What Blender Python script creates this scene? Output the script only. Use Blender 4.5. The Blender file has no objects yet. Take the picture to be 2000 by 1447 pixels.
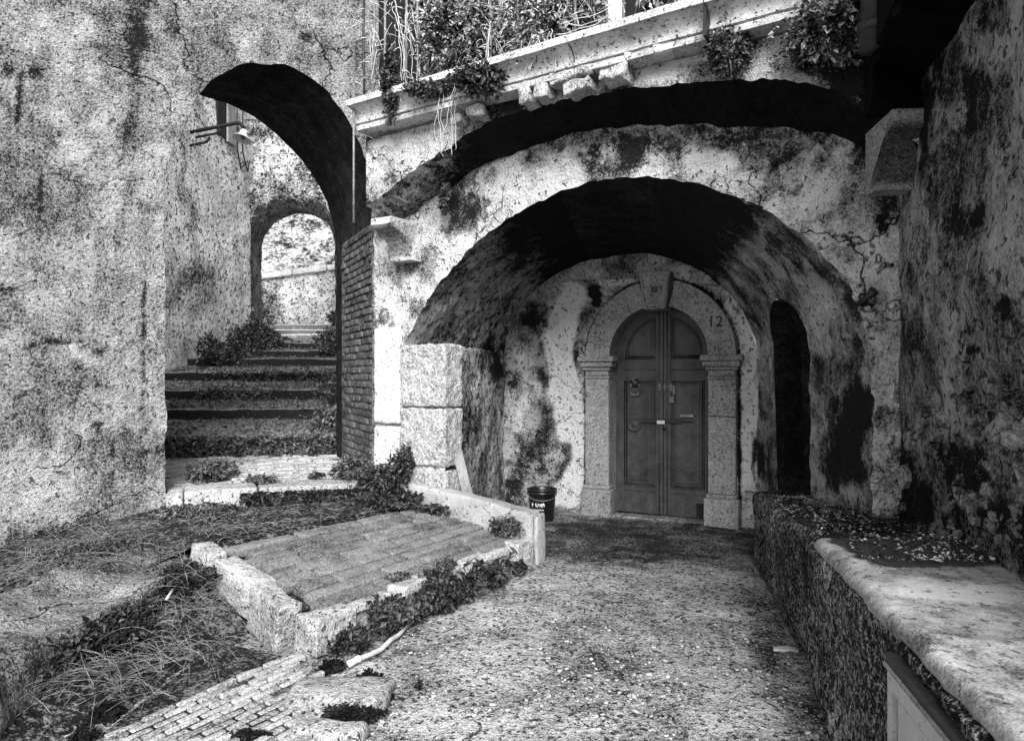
import bpy, math, random
import numpy as np
from mathutils import Vector, Matrix, Euler

R = math.radians
SC = bpy.context.scene
COL = SC.collection
rnd = random.Random(7)
nrng = np.random.default_rng(11)

# ------------------------------------------------------------------ camera, world, sun, exposure
EYE = 1.6
FPX = 1333.0            # focal length in pixels of a 2000 px wide frame
HOR = 735.0             # horizon row of that frame
cam_d = bpy.data.cameras.new('camera')
cam_d.sensor_width = 36.0
cam_d.lens = 36.0 * FPX / 2000.0
cam_d.shift_y = (HOR - 723.5) / 2000.0
cam_d.clip_start = 0.05
cam_d.clip_end = 500
cam = bpy.data.objects.new('camera', cam_d)
COL.objects.link(cam)
cam.location = (0, 0, EYE)
cam.rotation_euler = (R(90), 0, 0)
SC.camera = cam

SUN_DIR = Vector((0.05, -0.82, 0.57)).normalized()      # towards the sun
sun_el = math.asin(SUN_DIR.z)
sun_az = math.atan2(SUN_DIR.x, SUN_DIR.y)
w = bpy.data.worlds.new('World')
SC.world = w
w.use_nodes = True
wn = w.node_tree
bg = wn.nodes['Background']
sky = wn.nodes.new('ShaderNodeTexSky')
sky.sky_type = 'NISHITA'
sky.sun_disc = False
sky.sun_elevation = sun_el
sky.sun_rotation = sun_az
bw = wn.nodes.new('ShaderNodeRGBToBW')                   # black-and-white photograph
wn.links.new(sky.outputs[0], bw.inputs[0])
wn.links.new(bw.outputs[0], bg.inputs['Color'])
bg.inputs['Strength'].default_value = 0.05

sd = bpy.data.lights.new('sun', 'SUN')
sd.energy = 1.5
sd.angle = R(34)
sd.color = (1, 1, 1)
sun = bpy.data.objects.new('sun', sd)
COL.objects.link(sun)
sun.rotation_euler = (-SUN_DIR).to_track_quat('-Z', 'Y').to_euler()

SC.view_settings.view_transform = 'Standard'
SC.view_settings.look = 'None'
SC.view_settings.gamma = 1
SC.view_settings.use_curve_mapping = False
SC.view_settings.exposure = 2.0
SC.render.engine = 'CYCLES'
SC.cycles.max_bounces = 4
SC.cycles.diffuse_bounces = 1
SC.cycles.glossy_bounces = 1
SC.cycles.transparent_max_bounces = 4
SC.cycles.use_denoising = True

# ------------------------------------------------------------------ numpy noise
def _h(ix, iy, iz, seed):
    n = (ix.astype(np.int64) * 374761393 + iy.astype(np.int64) * 668265263 + iz.astype(np.int64) * 2147483647 + seed * 1274126177) & 0xFFFFFFFF
    n = ((n ^ (n >> 13)) * 1274126177) & 0xFFFFFFFF
    n = n ^ (n >> 16)
    return (n & 0xFFFF) / 65535.0

def vnoise(p, seed=0):
    p = np.asarray(p, float)
    i = np.floor(p).astype(np.int64)
    f = p - i
    f = f * f * (3 - 2 * f)
    x, y, z = i[..., 0], i[..., 1], i[..., 2]
    r = 0
    for dx in (0, 1):
        wx = f[..., 0] if dx else 1 - f[..., 0]
        for dy in (0, 1):
            wy = f[..., 1] if dy else 1 - f[..., 1]
            for dz in (0, 1):
                wz = f[..., 2] if dz else 1 - f[..., 2]
                r = r + wx * wy * wz * _h(x + dx, y + dy, z + dz, seed)
    return r * 2 - 1

def fbm(p, octs=4, seed=0, gain=0.5):
    p = np.asarray(p, float)
    a, s, tot = 1.0, 0, 0
    for k in range(octs):
        s = s + a * vnoise(p * (2.03 ** k) + 17.3 * k, seed + k)
        tot += a
        a *= gain
    return s / tot

# ------------------------------------------------------------------ projection helpers (photo measurements on true planes)
def at(px, py, Y):
    return np.array([(px - 1000) / FPX * Y, Y, EYE - (py - HOR) / FPX * Y])

def gpt(px, py, z=0.0):
    return at(px, py, (EYE - z) * FPX / (py - HOR))

class Frame:
    """a vertical plane: origin o, horizontal direction d, outward normal n"""
    def __init__(s, o, d, n):
        s.o = np.array(o, float); s.d = np.array(d, float); s.n = np.array(n, float)
        s.d /= np.linalg.norm(s.d); s.n /= np.linalg.norm(s.n)
    def p(s, t, z, out=0.0):
        t, z, out = np.broadcast_arrays(np.asarray(t, float), np.asarray(z, float), np.asarray(out, float))
        return np.stack([s.o[0] + s.d[0] * t + s.n[0] * out, s.o[1] + s.d[1] * t + s.n[1] * out, z], -1)
    def on(s, px, py, out=0.0):
        k = (px - 1000) / FPX
        ox, oy = s.o + s.n * out
        t = (k * oy - ox) / (s.d[0] - k * s.d[1])
        Y = oy + s.d[1] * t
        return t, EYE - (py - HOR) / FPX * Y
    def ang(s):
        return math.atan2(s.d[1], s.d[0])

FW = Frame((-.624, 6.4), (.848, -.53), (-.53, -.848))           # big arch wall
LW = Frame((-1.393, 6.88), (-.9135, -.4067), (.4067, -.9135))   # left archway wall (t grows to the left)
BW = Frame((-.096, 8.53), (.891, -.454), (-.454, -.891))        # back wall with the door
RW = Frame((2.52, 4.43), (-.27, -.963), (-.963, .27))           # right house wall (t grows to the camera)

def proj(P):
    Y = np.maximum(P[..., 1], .05)
    return 1000 + FPX * P[..., 0] / Y, HOR - FPX * (P[..., 2] - EYE) / Y

def blobs(P, lst, warp=10):
    """stains and patches of plaster with a shape of their own, plus some painted shade"""
    px, py = proj(P)
    nz = fbm(P * 5.0, 3, 41)
    nz2 = fbm(P * 5.0 + 50, 3, 43)
    px = px + nz * warp * 2.2
    py = py + nz2 * warp * 2.2
    t = np.zeros(P.shape[:-1])
    for (cx, cy, rx, ry, v) in lst:
        d = ((px - cx) / rx) ** 2 + ((py - cy) / ry) ** 2
        t = t + v * np.clip(1.6 - 1.6 * d, 0, 1)
    return t

def poly(P, pts, v, warp=5, soft=4.0):
    """a patch with a crisp broken edge (lost render, fresh plaster, mould)"""
    px, py = proj(P)
    px = px + warp * fbm(P * 9, 4, 45); py = py + warp * fbm(P * 9 + 50, 4, 46)
    ins = np.zeros(px.shape, bool); dm = np.full(px.shape, 1e9)
    for (a, b) in zip(pts, pts[1:] + pts[:1]):
        (ax, ay), (bx, by) = a, b
        cr = ((ay > py) != (by > py)) & (px < (bx - ax) * (py - ay) / ((by - ay) if by != ay else 1e-9) + ax)
        ins ^= cr
        u = np.clip(((px - ax) * (bx - ax) + (py - ay) * (by - ay)) / ((bx - ax) ** 2 + (by - ay) ** 2), 0, 1)
        dm = np.minimum(dm, np.hypot(px - ax - u * (bx - ax), py - ay - u * (by - ay)))
    sd_ = np.where(ins, dm, -dm)
    return v * np.clip(.5 + sd_ / (2 * soft), 0, 1)

# ------------------------------------------------------------------ materials
MATS = {}
def stone(name, dark, light, lo=.3, hi=.7, big=(1.2, .5), mid=(6, .5), fine=(45, .6), xf=(130, .3), pits=None, streak=0.0,
          bump=(.02, .6), rough=.9, tone=1.6, rand=.06, spec=.2, big_b=0.0, patch=None, crack=None):
    m = bpy.data.materials.new(name)
    m.use_nodes = True
    nt = m.node_tree
    N, Lk = nt.nodes, nt.links
    bs = N['Principled BSDF']
    geo = N.new('ShaderNodeNewGeometry')
    def noise(scale, detail, offs=0.0, sz=1.0, rgh=.55):
        mp = N.new('ShaderNodeMapping')
        mp.inputs['Location'].default_value = (offs, offs * .7, offs * 1.3)
        mp.inputs['Scale'].default_value = (scale, scale, scale * sz)
        Lk.new(geo.outputs['Position'], mp.inputs['Vector'])
        n = N.new('ShaderNodeTexNoise')
        n.inputs['Scale'].default_value = 1.0
        n.inputs['Detail'].default_value = detail
        n.inputs['Roughness'].default_value = rgh
        Lk.new(mp.outputs[0], n.inputs['Vector'])
        return n.outputs['Fac']
    def mad(a, mul, add):
        x = N.new('ShaderNodeMath'); x.operation = 'MULTIPLY_ADD'
        Lk.new(a, x.inputs[0]); x.inputs[1].default_value = mul
        if isinstance(add, float): x.inputs[2].default_value = add
        else: Lk.new(add, x.inputs[2])
        return x.outputs[0]
    h = sum(ord(c) for c in name) % 97
    nb, nm = noise(big[0], 5, h * 1.0, rgh=.6), noise(mid[0], 5, h * 2.0, rgh=.62)
    nf, nx = noise(fine[0], 3, h * 3.0, rgh=.6), noise(xf[0], 2, h * .3)
    base = .5 - (big[1] + mid[1] + fine[1] + xf[1])
    v = mad(nb, 2 * big[1], base)
    v = mad(nm, 2 * mid[1], v)
    v = mad(nf, 2 * fine[1], v)
    v = mad(nx, 2 * xf[1], v)
    if streak:
        ns = noise(9, 4, h * 1.7, sz=.05)
        v = mad(ns, 2 * streak, v)
        sub = N.new('ShaderNodeMath'); sub.operation = 'SUBTRACT'
        Lk.new(v, sub.inputs[0]); sub.inputs[1].default_value = streak
        v = sub.outputs[0]
    if patch:
        np_ = noise(patch[0], 6, h * .9 + 3, rgh=.68)
        pm_ = N.new('ShaderNodeMapRange')
        pm_.inputs['From Min'].default_value = .475; pm_.inputs['From Max'].default_value = .525
        pm_.inputs['To Min'].default_value = -patch[1]; pm_.inputs['To Max'].default_value = patch[1]
        Lk.new(np_, pm_.inputs['Value'])
        ad = N.new('ShaderNodeMath'); ad.operation = 'ADD'
        Lk.new(v, ad.inputs[0]); Lk.new(pm_.outputs['Result'], ad.inputs[1]); v = ad.outputs[0]
    crk = None
    if crack:
        wv = N.new('ShaderNodeTexNoise'); wv.inputs['Scale'].default_value = crack[0] * 2.2; wv.inputs['Detail'].default_value = 5
        Lk.new(geo.outputs['Position'], wv.inputs['Vector'])
        vm = N.new('ShaderNodeVectorMath'); vm.operation = 'MULTIPLY_ADD'
        Lk.new(wv.outputs['Color'], vm.inputs[0]); vm.inputs[1].default_value = (.8 / crack[0],) * 3; Lk.new(geo.outputs['Position'], vm.inputs[2])
        vr = N.new('ShaderNodeTexVoronoi'); vr.feature = 'DISTANCE_TO_EDGE'; vr.inputs['Scale'].default_value = crack[0]
        Lk.new(vm.outputs[0], vr.inputs['Vector'])
        cm = N.new('ShaderNodeMapRange')
        cm.inputs['From Min'].default_value = 0; cm.inputs['From Max'].default_value = crack[1]
        cm.inputs['To Min'].default_value = -crack[2]; cm.inputs['To Max'].default_value = 0
        Lk.new(vr.outputs['Distance'], cm.inputs['Value'])
        cmask = N.new('ShaderNodeMapRange')
        cmask.inputs['From Min'].default_value = .50; cmask.inputs['From Max'].default_value = .60
        Lk.new(noise(.8, 3, h * 1.9 + 11), cmask.inputs['Value'])
        cmu = N.new('ShaderNodeMath'); cmu.operation = 'MULTIPLY'
        Lk.new(cm.outputs['Result'], cmu.inputs[0]); Lk.new(cmask.outputs['Result'], cmu.inputs[1])
        crk = cmu.outputs[0]
        ad = N.new('ShaderNodeMath'); ad.operation = 'ADD'
        Lk.new(v, ad.inputs[0]); Lk.new(crk, ad.inputs[1]); v = ad.outputs[0]
    if tone:
        at_ = N.new('ShaderNodeAttribute'); at_.attribute_name = 'tone'
        v = mad(at_.outputs['Fac'], float(tone), v)
    if rand:
        oi = N.new('ShaderNodeObjectInfo')
        v = mad(oi.outputs['Random'], 2 * rand, v)
        sub = N.new('ShaderNodeMath'); sub.operation = 'SUBTRACT'
        Lk.new(v, sub.inputs[0]); sub.inputs[1].default_value = rand
        v = sub.outputs[0]
    mr = N.new('ShaderNodeMapRange')
    mr.inputs['From Min'].default_value = lo
    mr.inputs['From Max'].default_value = hi
    mr.inputs['To Min'].default_value = dark
    mr.inputs['To Max'].default_value = light
    Lk.new(v, mr.inputs['Value'])
    col = mr.outputs['Result']
    hgt = mad(nf, .6, mad(nx, .3, mad(nm, 1.6 + big_b, 0.0)))
    if crk is not None: hgt = mad(crk, 1.5, hgt)
    if patch: hgt = mad(pm_.outputs['Result'], .8, hgt)
    if pits:
        vo = noise(pits[0], 2, h * 1.1 + 5, rgh=.7)
        pr = N.new('ShaderNodeMapRange')
        pr.inputs['From Min'].default_value = pits[1]
        pr.inputs['From Max'].default_value = pits[1] + .06
        pr.inputs['To Min'].default_value = 1 - pits[2]
        pr.inputs['To Max'].default_value = 1
        Lk.new(vo, pr.inputs['Value'])
        mu = N.new('ShaderNodeMath'); mu.operation = 'MULTIPLY'
        Lk.new(col, mu.inputs[0]); Lk.new(pr.outputs['Result'], mu.inputs[1])
        col = mu.outputs[0]
        hgt = mad(pr.outputs['Result'], .5, hgt)
    Lk.new(col, bs.inputs['Base Color'])
    bs.inputs['Roughness'].default_value = rough
    bs.inputs['Specular IOR Level'].default_value = spec
    bp = N.new('ShaderNodeBump')
    bp.inputs['Distance'].default_value = bump[0]
    bp.inputs['Strength'].default_value = bump[1]
    Lk.new(hgt, bp.inputs['Height'])
    Lk.new(bp.outputs[0], bs.inputs['Normal'])
    MATS[name] = m
    return m

stone('left_plaster', .012, .60, -.05, 1.10, big=(.8, .36), mid=(4.5, .6), fine=(48, .85), xf=(130, 1.0), pits=(30, .33, .8), streak=.3, bump=(.06, 1.0), patch=(1.4, .13), crack=(.7, .007, .6))
stone('arch_plaster', .02, .88, -.05, .95, big=(1.4, .8), mid=(5, .85), fine=(45, .6), xf=(130, .75), pits=(20, .31, .8), streak=.18, bump=(.06, 1.0), patch=(1.7, .26), crack=(1.1, .010, .7))
stone('sooty_soffit', .003, .06, .45, 1.2, big=(1.5, .5), mid=(7, .6), fine=(40, .7), bump=(.03, .9))  # shade under arches and in the slit, put into a near-black stone colour
stone('vault_rubble', .006, .70, .12, 1.05, big=(1.5, .6), mid=(5, .9), fine=(40, .7), xf=(110, .7), pits=(13, .38, .8), bump=(.07, 1.0), patch=(2.5, .2), crack=(3.2, .03, .8))
stone('back_plaster', .015, .85, .05, 1.1, big=(1.4, .55), mid=(5, .75), fine=(45, .5), xf=(130, .6), pits=(24, .34, .8), streak=.15, bump=(.04, 1.0), patch=(2.0, .16), crack=(1.4, .009, .7))
stone('right_plaster', .008, .58, .10, 1.15, big=(1.2, .6), mid=(4.5, .85), fine=(40, .7), xf=(120, .7), pits=(18, .36, .8), streak=.3, bump=(.07, 1.0), patch=(1.6, .24), crack=(1.1, .012, .8))
stone('passage_plaster', .03, .90, -.1, .95, big=(.6, .6), mid=(3, .8), fine=(22, .9), xf=(60, .9), pits=(14, .37, .85), bump=(.06, 1.0), patch=(1.0, .15))
stone('white_stone', .16, .78, -.30, .75, big=(1.5, .3), mid=(6, .45), fine=(45, .4), xf=(140, .5), pits=(36, .34, .85), streak=.15, bump=(.012, .8))
stone('hammered_stone', .07, .74, -.1, .95, big=(2, .4), mid=(9, .4), fine=(36, 1.0), xf=(100, .7), bump=(.04, 1.0))
stone('portal_stone', .07, .52, -.1, 1.0, big=(1.5, .35), mid=(7, .4), fine=(60, .8), xf=(150, 1.0), pits=(44, .36, .7), bump=(.010, .8))
stone('door_wood', .022, .11, .1, .95, big=(2, .4), mid=(9, .5), fine=(60, .5), xf=(150, .4), streak=.4, bump=(.003, .5), rough=.55, spec=.35)
stone('dark_iron', .008, .04, .3, .8, big=(3, .3), mid=(15, .4), fine=(60, .4), bump=(.003, .5), rough=.5, spec=.5)
stone('pale_iron', .10, .34, .3, .8, big=(3, .3), mid=(15, .4), fine=(60, .4), bump=(.003, .5), rough=.5, spec=.5)
stone('ground_concrete', .02, .66, -.02, 1.1, big=(1.2, .45), mid=(5, .7), fine=(42, .9), xf=(115, 1.05), pits=(30, .37, .85), bump=(.03, 1.0), patch=(1.3, .06), crack=(.8, .006, .6))
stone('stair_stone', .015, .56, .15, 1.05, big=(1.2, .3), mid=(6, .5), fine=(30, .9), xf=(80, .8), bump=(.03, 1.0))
stone('lit_stair_stone', .15, .92, -.2, .5, big=(1.2, .3), mid=(6, .4), fine=(24, .5), xf=(60, .4), bump=(.02, .9))  # paler copy of stair_stone; daylight beyond the second arch put into its colour
stone('kerb_stone', .04, .80, -.15, 1.0, big=(1.6, .4), mid=(6, .6), fine=(45, .6), xf=(120, .7), pits=(28, .33, .8), bump=(.03, 1.0), rand=.12)
stone('tile_stone', .02, .42, -.02, 1.1, big=(1.6, .45), mid=(7, .5), fine=(50, .7), xf=(130, .9), bump=(.012, 1.0), rand=.12)
stone('paving_brick', .03, .66, -.1, 1.0, big=(1.6, .35), mid=(7, .45), fine=(48, .8), xf=(110, .8), bump=(.015, 1.0), rand=.2)
stone('old_brick', .015, .20, .1, 1.0, big=(1.6, .3), mid=(8, .5), fine=(40, .8), xf=(90, .7), bump=(.012, .9), rand=.16)
stone('soil', .012, .30, .45, 1.0, big=(1.6, .3), mid=(7, .5), fine=(30, .9), xf=(80, .6), bump=(.04, 1.0))
stone('bench_rough', .008, .50, .35, 1.15, big=(1.5, .35), mid=(7, .5), fine=(46, 1.3), xf=(110, 1.3), pits=(26, .42, .85), bump=(.03, 1.0))
stone('bench_moss', .006, .16, .5, 1.0, big=(1.6, .4), mid=(6, .5), fine=(28, .8), xf=(70, .5), bump=(.02, .9))
stone('marble_slab', .05, .66, -.1, 1.1, big=(2.0, .8), mid=(5, .8), fine=(24, .45), xf=(120, .6), pits=(26, .34, .6), bump=(.006, .8), rough=.85, patch=(3.0, .10), crack=(1.5, .006, .4))
stone('painted_hatch', .40, .62, .1, .7, big=(2, .3), mid=(7, .4), fine=(50, .3), xf=(120, .2), pits=(30, .29, .6), bump=(.003, .4), rough=.5)
stone('weathered_wood', .12, .42, .2, .8, big=(2, .4), mid=(9, .4), fine=(60, .5), streak=.3, bump=(.004, .6))
stone('dry_stick', .35, .72, .1, .6, big=(3, .3), mid=(12, .4), fine=(60, .4), bump=(.004, .6))
stone('straw', .05, .55, .15, .95, big=(3, .6), mid=(12, .7), fine=(40, .4), bump=(.002, .3))
stone('black_plastic', .006, .02, .3, .8, big=(3, .3), mid=(15, .4), bump=(.002, .3), rough=.3, spec=.5)
stone('white_paint', .55, .82, .1, .7, big=(3, .3), mid=(15, .4), bump=(.002, .3), rough=.5)
stone('black_paint', .008, .03, .3, .9, big=(3, .3), mid=(15, .4), fine=(60, .8), bump=(.002, .3), rough=.6)
stone('eave_timber', .003, .012, .3, .9, big=(3, .3), mid=(9, .4), bump=(.01, .5), spec=.05)
stone('lamp_enamel', .40, .75, .1, .7, big=(3, .3), mid=(15, .4), bump=(.002, .3), rough=.35)
stone('leaf_dark', .006, .16, .40, .95, big=(2.5, .35), mid=(14, .7), fine=(70, .7), bump=(.002, .3), rough=.5, spec=.4)
stone('leaf_mid', .01, .30, .35, .95, big=(2.5, .35), mid=(14, .7), fine=(70, .7), bump=(.002, .3), rough=.5, spec=.4)
stone('leaf_pale', .015, .75, .35, .9, big=(1.0, .5), mid=(7, 1.0), fine=(30, .9), bump=(.002, .3), rough=.6)
stone('moss', .004, .05, .40, .95, big=(2.5, .35), mid=(14, .7), fine=(70, .7), bump=(.002, .3), rough=.9)
stone('pebble', .12, .75, .0, .9, big=(3, .5), mid=(25, 1.2), fine=(60, .4), bump=(.004, .6))
stone('hill_foliage', .02, .72, .22, .85, big=(.5, .5), mid=(2.2, .8), fine=(8, .8), xf=(22, .5), bump=(.1, 1.0))
stone('grey_plaster', .02, .30, .30, .85, big=(.9, .4), mid=(5, .5), fine=(30, .8), bump=(.03, .9))

stone('smooth_cement', .14, .60, -.2, 1.0, big=(1.6, .4), mid=(6, .5), fine=(45, .35), xf=(120, .4), pits=(26, .31, .7), bump=(.012, .8), crack=(1.2, .008, .5))

stone('weathered_cornice', .08, .84, -.25, .75, big=(1.5, .5), mid=(6, .6), fine=(45, .4), xf=(140, .5), pits=(36, .34, .85), streak=.35, bump=(.015, .8))

# ------------------------------------------------------------------ object helpers
def world_loc(o):
    l = Vector((0, 0, 0))
    while o is not None:
        l = l + o.location
        o = o.parent
    return l

def root(name, label, cat, loc, group=None, kind=None):
    o = bpy.data.objects.new(name, None)
    COL.objects.link(o)
    o.location = [float(x) for x in loc]
    o.empty_display_size = .1
    o['label'] = label
    o['category'] = cat
    if group: o['group'] = group
    if kind: o['kind'] = kind
    return o

def mesh_data(name, V, F, mat, smooth=True, tone=None):
    me = bpy.data.meshes.new(name)
    V = np.asarray(V, float)
    me.from_pydata(V.tolist(), [], [list(map(int, f)) for f in F] if not isinstance(F, np.ndarray) else F.tolist())
    if smooth:
        me.polygons.foreach_set('use_smooth', [True] * len(me.polygons))
    if tone is not None:
        a = me.attributes.new('tone', 'FLOAT', 'POINT')
        a.data.foreach_set('value', np.asarray(tone, float).ravel())
    me.materials.append(MATS[mat])
    me.update()
    return me

def part(name, V, F, mat, parent, smooth=True, tone=None, kind=None, label=None):
    V = np.asarray(V, float).reshape(-1, 3)
    wl = np.array(world_loc(parent)) if parent is not None else np.zeros(3)
    c = np.array([(V[:, 0].min() + V[:, 0].max()) / 2, (V[:, 1].min() + V[:, 1].max()) / 2, V[:, 2].min()])
    me = mesh_data(name, V - c, F, mat, smooth, tone)
    o = bpy.data.objects.new(name, me)
    COL.objects.link(o)
    if parent is not None: o.parent = parent
    o.location = [float(x) for x in c - wl]
    if kind: o['kind'] = kind
    if label: o['label'] = label
    return o

def whole(name, V, F, mat, label, cat=None, kind=None, group=None, smooth=True, tone=None):
    o = part(name, V, F, mat, None, smooth, tone, kind, label)
    if cat: o['category'] = cat
    if group: o['group'] = group
    return o

def place(name, me, parent, loc, rot=(0, 0, 0), scale=(1, 1, 1)):
    o = bpy.data.objects.new(name, me)
    COL.objects.link(o)
    wl = world_loc(parent) if parent is not None else Vector((0, 0, 0))
    if parent is not None: o.parent = parent
    o.location = Vector([float(x) for x in loc]) - wl
    o.rotation_euler = rot
    o.scale = scale
    return o

def grid_faces(n, m, close_n=False):
    a = np.arange(n * m).reshape(n, m)
    if close_n: a = np.concatenate([a, a[:1]], 0)
    return np.stack([a[:-1, :-1], a[1:, :-1], a[1:, 1:], a[:-1, 1:]], -1).reshape(-1, 4)

def block(size, k=5, bevel=.015, rough=.006, seed=0, freq=9):
    """worn stone block centred on the origin"""
    hx = np.array(size) / 2.0
    r = min(bevel, hx.min() * .9)
    key, V, F = {}, [], []
    def axis(h, n):
        n = max(2, n)
        inner = np.linspace(-(h - r), h - r, n)
        return np.concatenate([[-h, -h + r * .35], inner, [h - r * .35, h]])
    ks = [max(2, int(round(k * h / hx.max()))) for h in hx]
    ax = [axis(hx[i], ks[i]) for i in range(3)]
    def vid(p):
        kk = tuple(np.round(p, 6))
        if kk not in key:
            key[kk] = len(V); V.append(p)
        return key[kk]
    for d in range(3):
        u, v = (d + 1) % 3, (d + 2) % 3
        for s in (-1, 1):
            A, B = ax[u], ax[v]
            ids = []
            for a in A:
                row = []
                for b in B:
                    p = np.zeros(3); p[d] = s * hx[d]; p[u] = a; p[v] = b
                    row.append(vid(p))
                ids.append(row)
            for i in range(len(A) - 1):
                for j in range(len(B) - 1):
                    q = [ids[i][j], ids[i + 1][j], ids[i + 1][j + 1], ids[i][j + 1]]
                    F.append(q if s > 0 else q[::-1])
    V = np.array(V)
    q = np.clip(V, -(hx - r), hx - r)
    dd = V - q
    ln = np.linalg.norm(dd, axis=1, keepdims=True)
    V = np.where(ln > 1e-9, q + dd / np.maximum(ln, 1e-9) * r, V)
    if rough:
        nn = np.stack([fbm(V * freq + 31.7 * seed + 5 * i, 3, seed + i) for i in range(3)], -1)
        V = V + nn * rough
    return V, F

def box(lo, hi):
    x0, y0, z0 = lo; x1, y1, z1 = hi
    V = [(x0, y0, z0), (x1, y0, z0), (x1, y1, z0), (x0, y1, z0), (x0, y0, z1), (x1, y0, z1), (x1, y1, z1), (x0, y1, z1)]
    F = [(0, 3, 2, 1), (4, 5, 6, 7), (0, 1, 5, 4), (1, 2, 6, 5), (2, 3, 7, 6), (3, 0, 4, 7)]
    return np.array(V, float), F

def join(*pairs):
    V, F, n = [], [], 0
    for v, f in pairs:
        V.append(np.asarray(v, float))
        F += [[int(i) + n for i in q] for q in f]
        n += len(v)
    return np.concatenate(V), F

def in_frame(fr, V):
    """local (t, out, z) -> world on a frame"""
    V = np.asarray(V, float)
    return fr.p(V[:, 0], V[:, 2], V[:, 1])

def flip(F):
    return [list(f)[::-1] for f in F]

def fbox(fr, t0, t1, z0, z1, o0, o1):
    V, F = box((t0, o0, z0), (t1, o1, z1))
    hand = fr.d[0] * fr.n[1] - fr.d[1] * fr.n[0]
    return in_frame(fr, V), (F if hand > 0 else flip(F))

def fblock(fr, t0, t1, z0, z1, o0, o1, **kw):
    V, F = block((t1 - t0, o1 - o0, z1 - z0), **kw)
    V = V + np.array([(t0 + t1) / 2, (o0 + o1) / 2, (z0 + z1) / 2])
    hand = fr.d[0] * fr.n[1] - fr.d[1] * fr.n[0]
    return in_frame(fr, V), (F if hand > 0 else flip(F))

def tube(P, rad, sides=6, cap=True):
    P = np.asarray(P, float)
    n = len(P)
    rad = np.broadcast_to(np.asarray(rad, float), (n,))
    T = np.gradient(P, axis=0)
    T /= np.maximum(np.linalg.norm(T, axis=1, keepdims=True), 1e-9)
    up = np.array([0, 0, 1.0]) if abs(T[:, 2]).mean() < .8 else np.array([1.0, 0, 0])
    A = np.cross(T, up); A /= np.maximum(np.linalg.norm(A, axis=1, keepdims=True), 1e-9)
    B = np.cross(T, A)
    th = np.linspace(0, 2 * math.pi, sides, endpoint=False)
    V = P[:, None] + rad[:, None, None] * (np.cos(th)[None, :, None] * A[:, None] + np.sin(th)[None, :, None] * B[:, None])
    F = []
    for i in range(n - 1):
        for j in range(sides):
            F.append([i * sides + j, i * sides + (j + 1) % sides, (i + 1) * sides + (j + 1) % sides, (i + 1) * sides + j])
    if cap:
        F.append(list(range(sides))[::-1]); F.append([(n - 1) * sides + j for j in range(sides)])
    return V.reshape(-1, 3), F

def lathe(prof, segs=24, c=(0, 0, 0)):
    prof = np.array(prof, float)
    th = np.linspace(0, 2 * math.pi, segs, endpoint=False)
    V = np.stack([prof[:, 0][:, None] * np.cos(th), prof[:, 0][:, None] * np.sin(th), np.broadcast_to(prof[:, 1][:, None], (len(prof), segs))], -1).reshape(-1, 3) + np.array(c)
    F = []
    for i in range(len(prof) - 1):
        for j in range(segs):
            F.append([i * segs + j, i * segs + (j + 1) % segs, (i + 1) * segs + (j + 1) % segs, (i + 1) * segs + j])
    return V, F

def arch_curve(t0, t1, zb, zs, rise, nj, na, pw=1.0):
    """opening outline from the t0 jamb base over the crown to the t1 jamb base"""
    c, hw = (t0 + t1) / 2, (t1 - t0) / 2
    zj = np.linspace(zb, zs, nj, endpoint=False)
    th = np.linspace(math.pi, 0, na)
    T = np.concatenate([np.full(nj, t0), c + hw * np.cos(th), np.full(nj, t1)])
    Z = np.concatenate([zj, zs + rise * np.abs(np.sin(th)) ** pw, zj[::-1]])
    return T, Z

def arch_wall(fr, T, Z, rect, nj, layers, zs, disp, jit=.02, seed=0, gamma=1.25):
    """wall face between an opening outline and a rectangle; returns (layers, n, 3) points with noise relief"""
    t0, t1, z0, z1 = rect
    n = len(T)
    c = (T[0] + T[-1]) / 2
    To, Zo = np.zeros(n), np.zeros(n)
    for i in range(n):
        if i < nj:
            To[i], Zo[i] = t0, z0 + (Z[i] - Z[0]) / (zs - Z[0]) * (zs - z0)
        elif i >= n - nj:
            To[i], Zo[i] = t1, z0 + (Z[i] - Z[-1]) / (zs - Z[-1]) * (zs - z0)
        else:
            dx, dz = T[i] - c, Z[i] - zs
            k = 1e9
            if dx < -1e-6: k = min(k, (t0 - c) / dx)
            if dx > 1e-6: k = min(k, (t1 - c) / dx)
            if dz > 1e-6: k = min(k, (z1 - zs) / dz)
            To[i], Zo[i] = c + dx * k, zs + dz * k
    jt = fbm(np.stack([T * 5, Z * 5, np.full(n, seed * 3.1)], -1), 4, seed) * jit
    jz = fbm(np.stack([T * 5, Z * 5, np.full(n, seed * 3.1 + 40)], -1), 4, seed + 9) * jit
    Tj, Zj = T + jt, Z + jz
    g = np.linspace(0, 1, layers)[:, None] ** gamma
    tt = Tj * (1 - g) + To * g
    zz = Zj * (1 - g) + Zo * g
    P = fr.p(tt, zz)
    out = disp(P)
    return fr.p(tt, zz, out), tt, zz

def rough_disp(a1, f1, a2, f2, seed):
    return lambda P: a1 * fbm(P * f1, 4, seed) + a2 * fbm(P * f2, 3, seed + 5)

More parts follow.
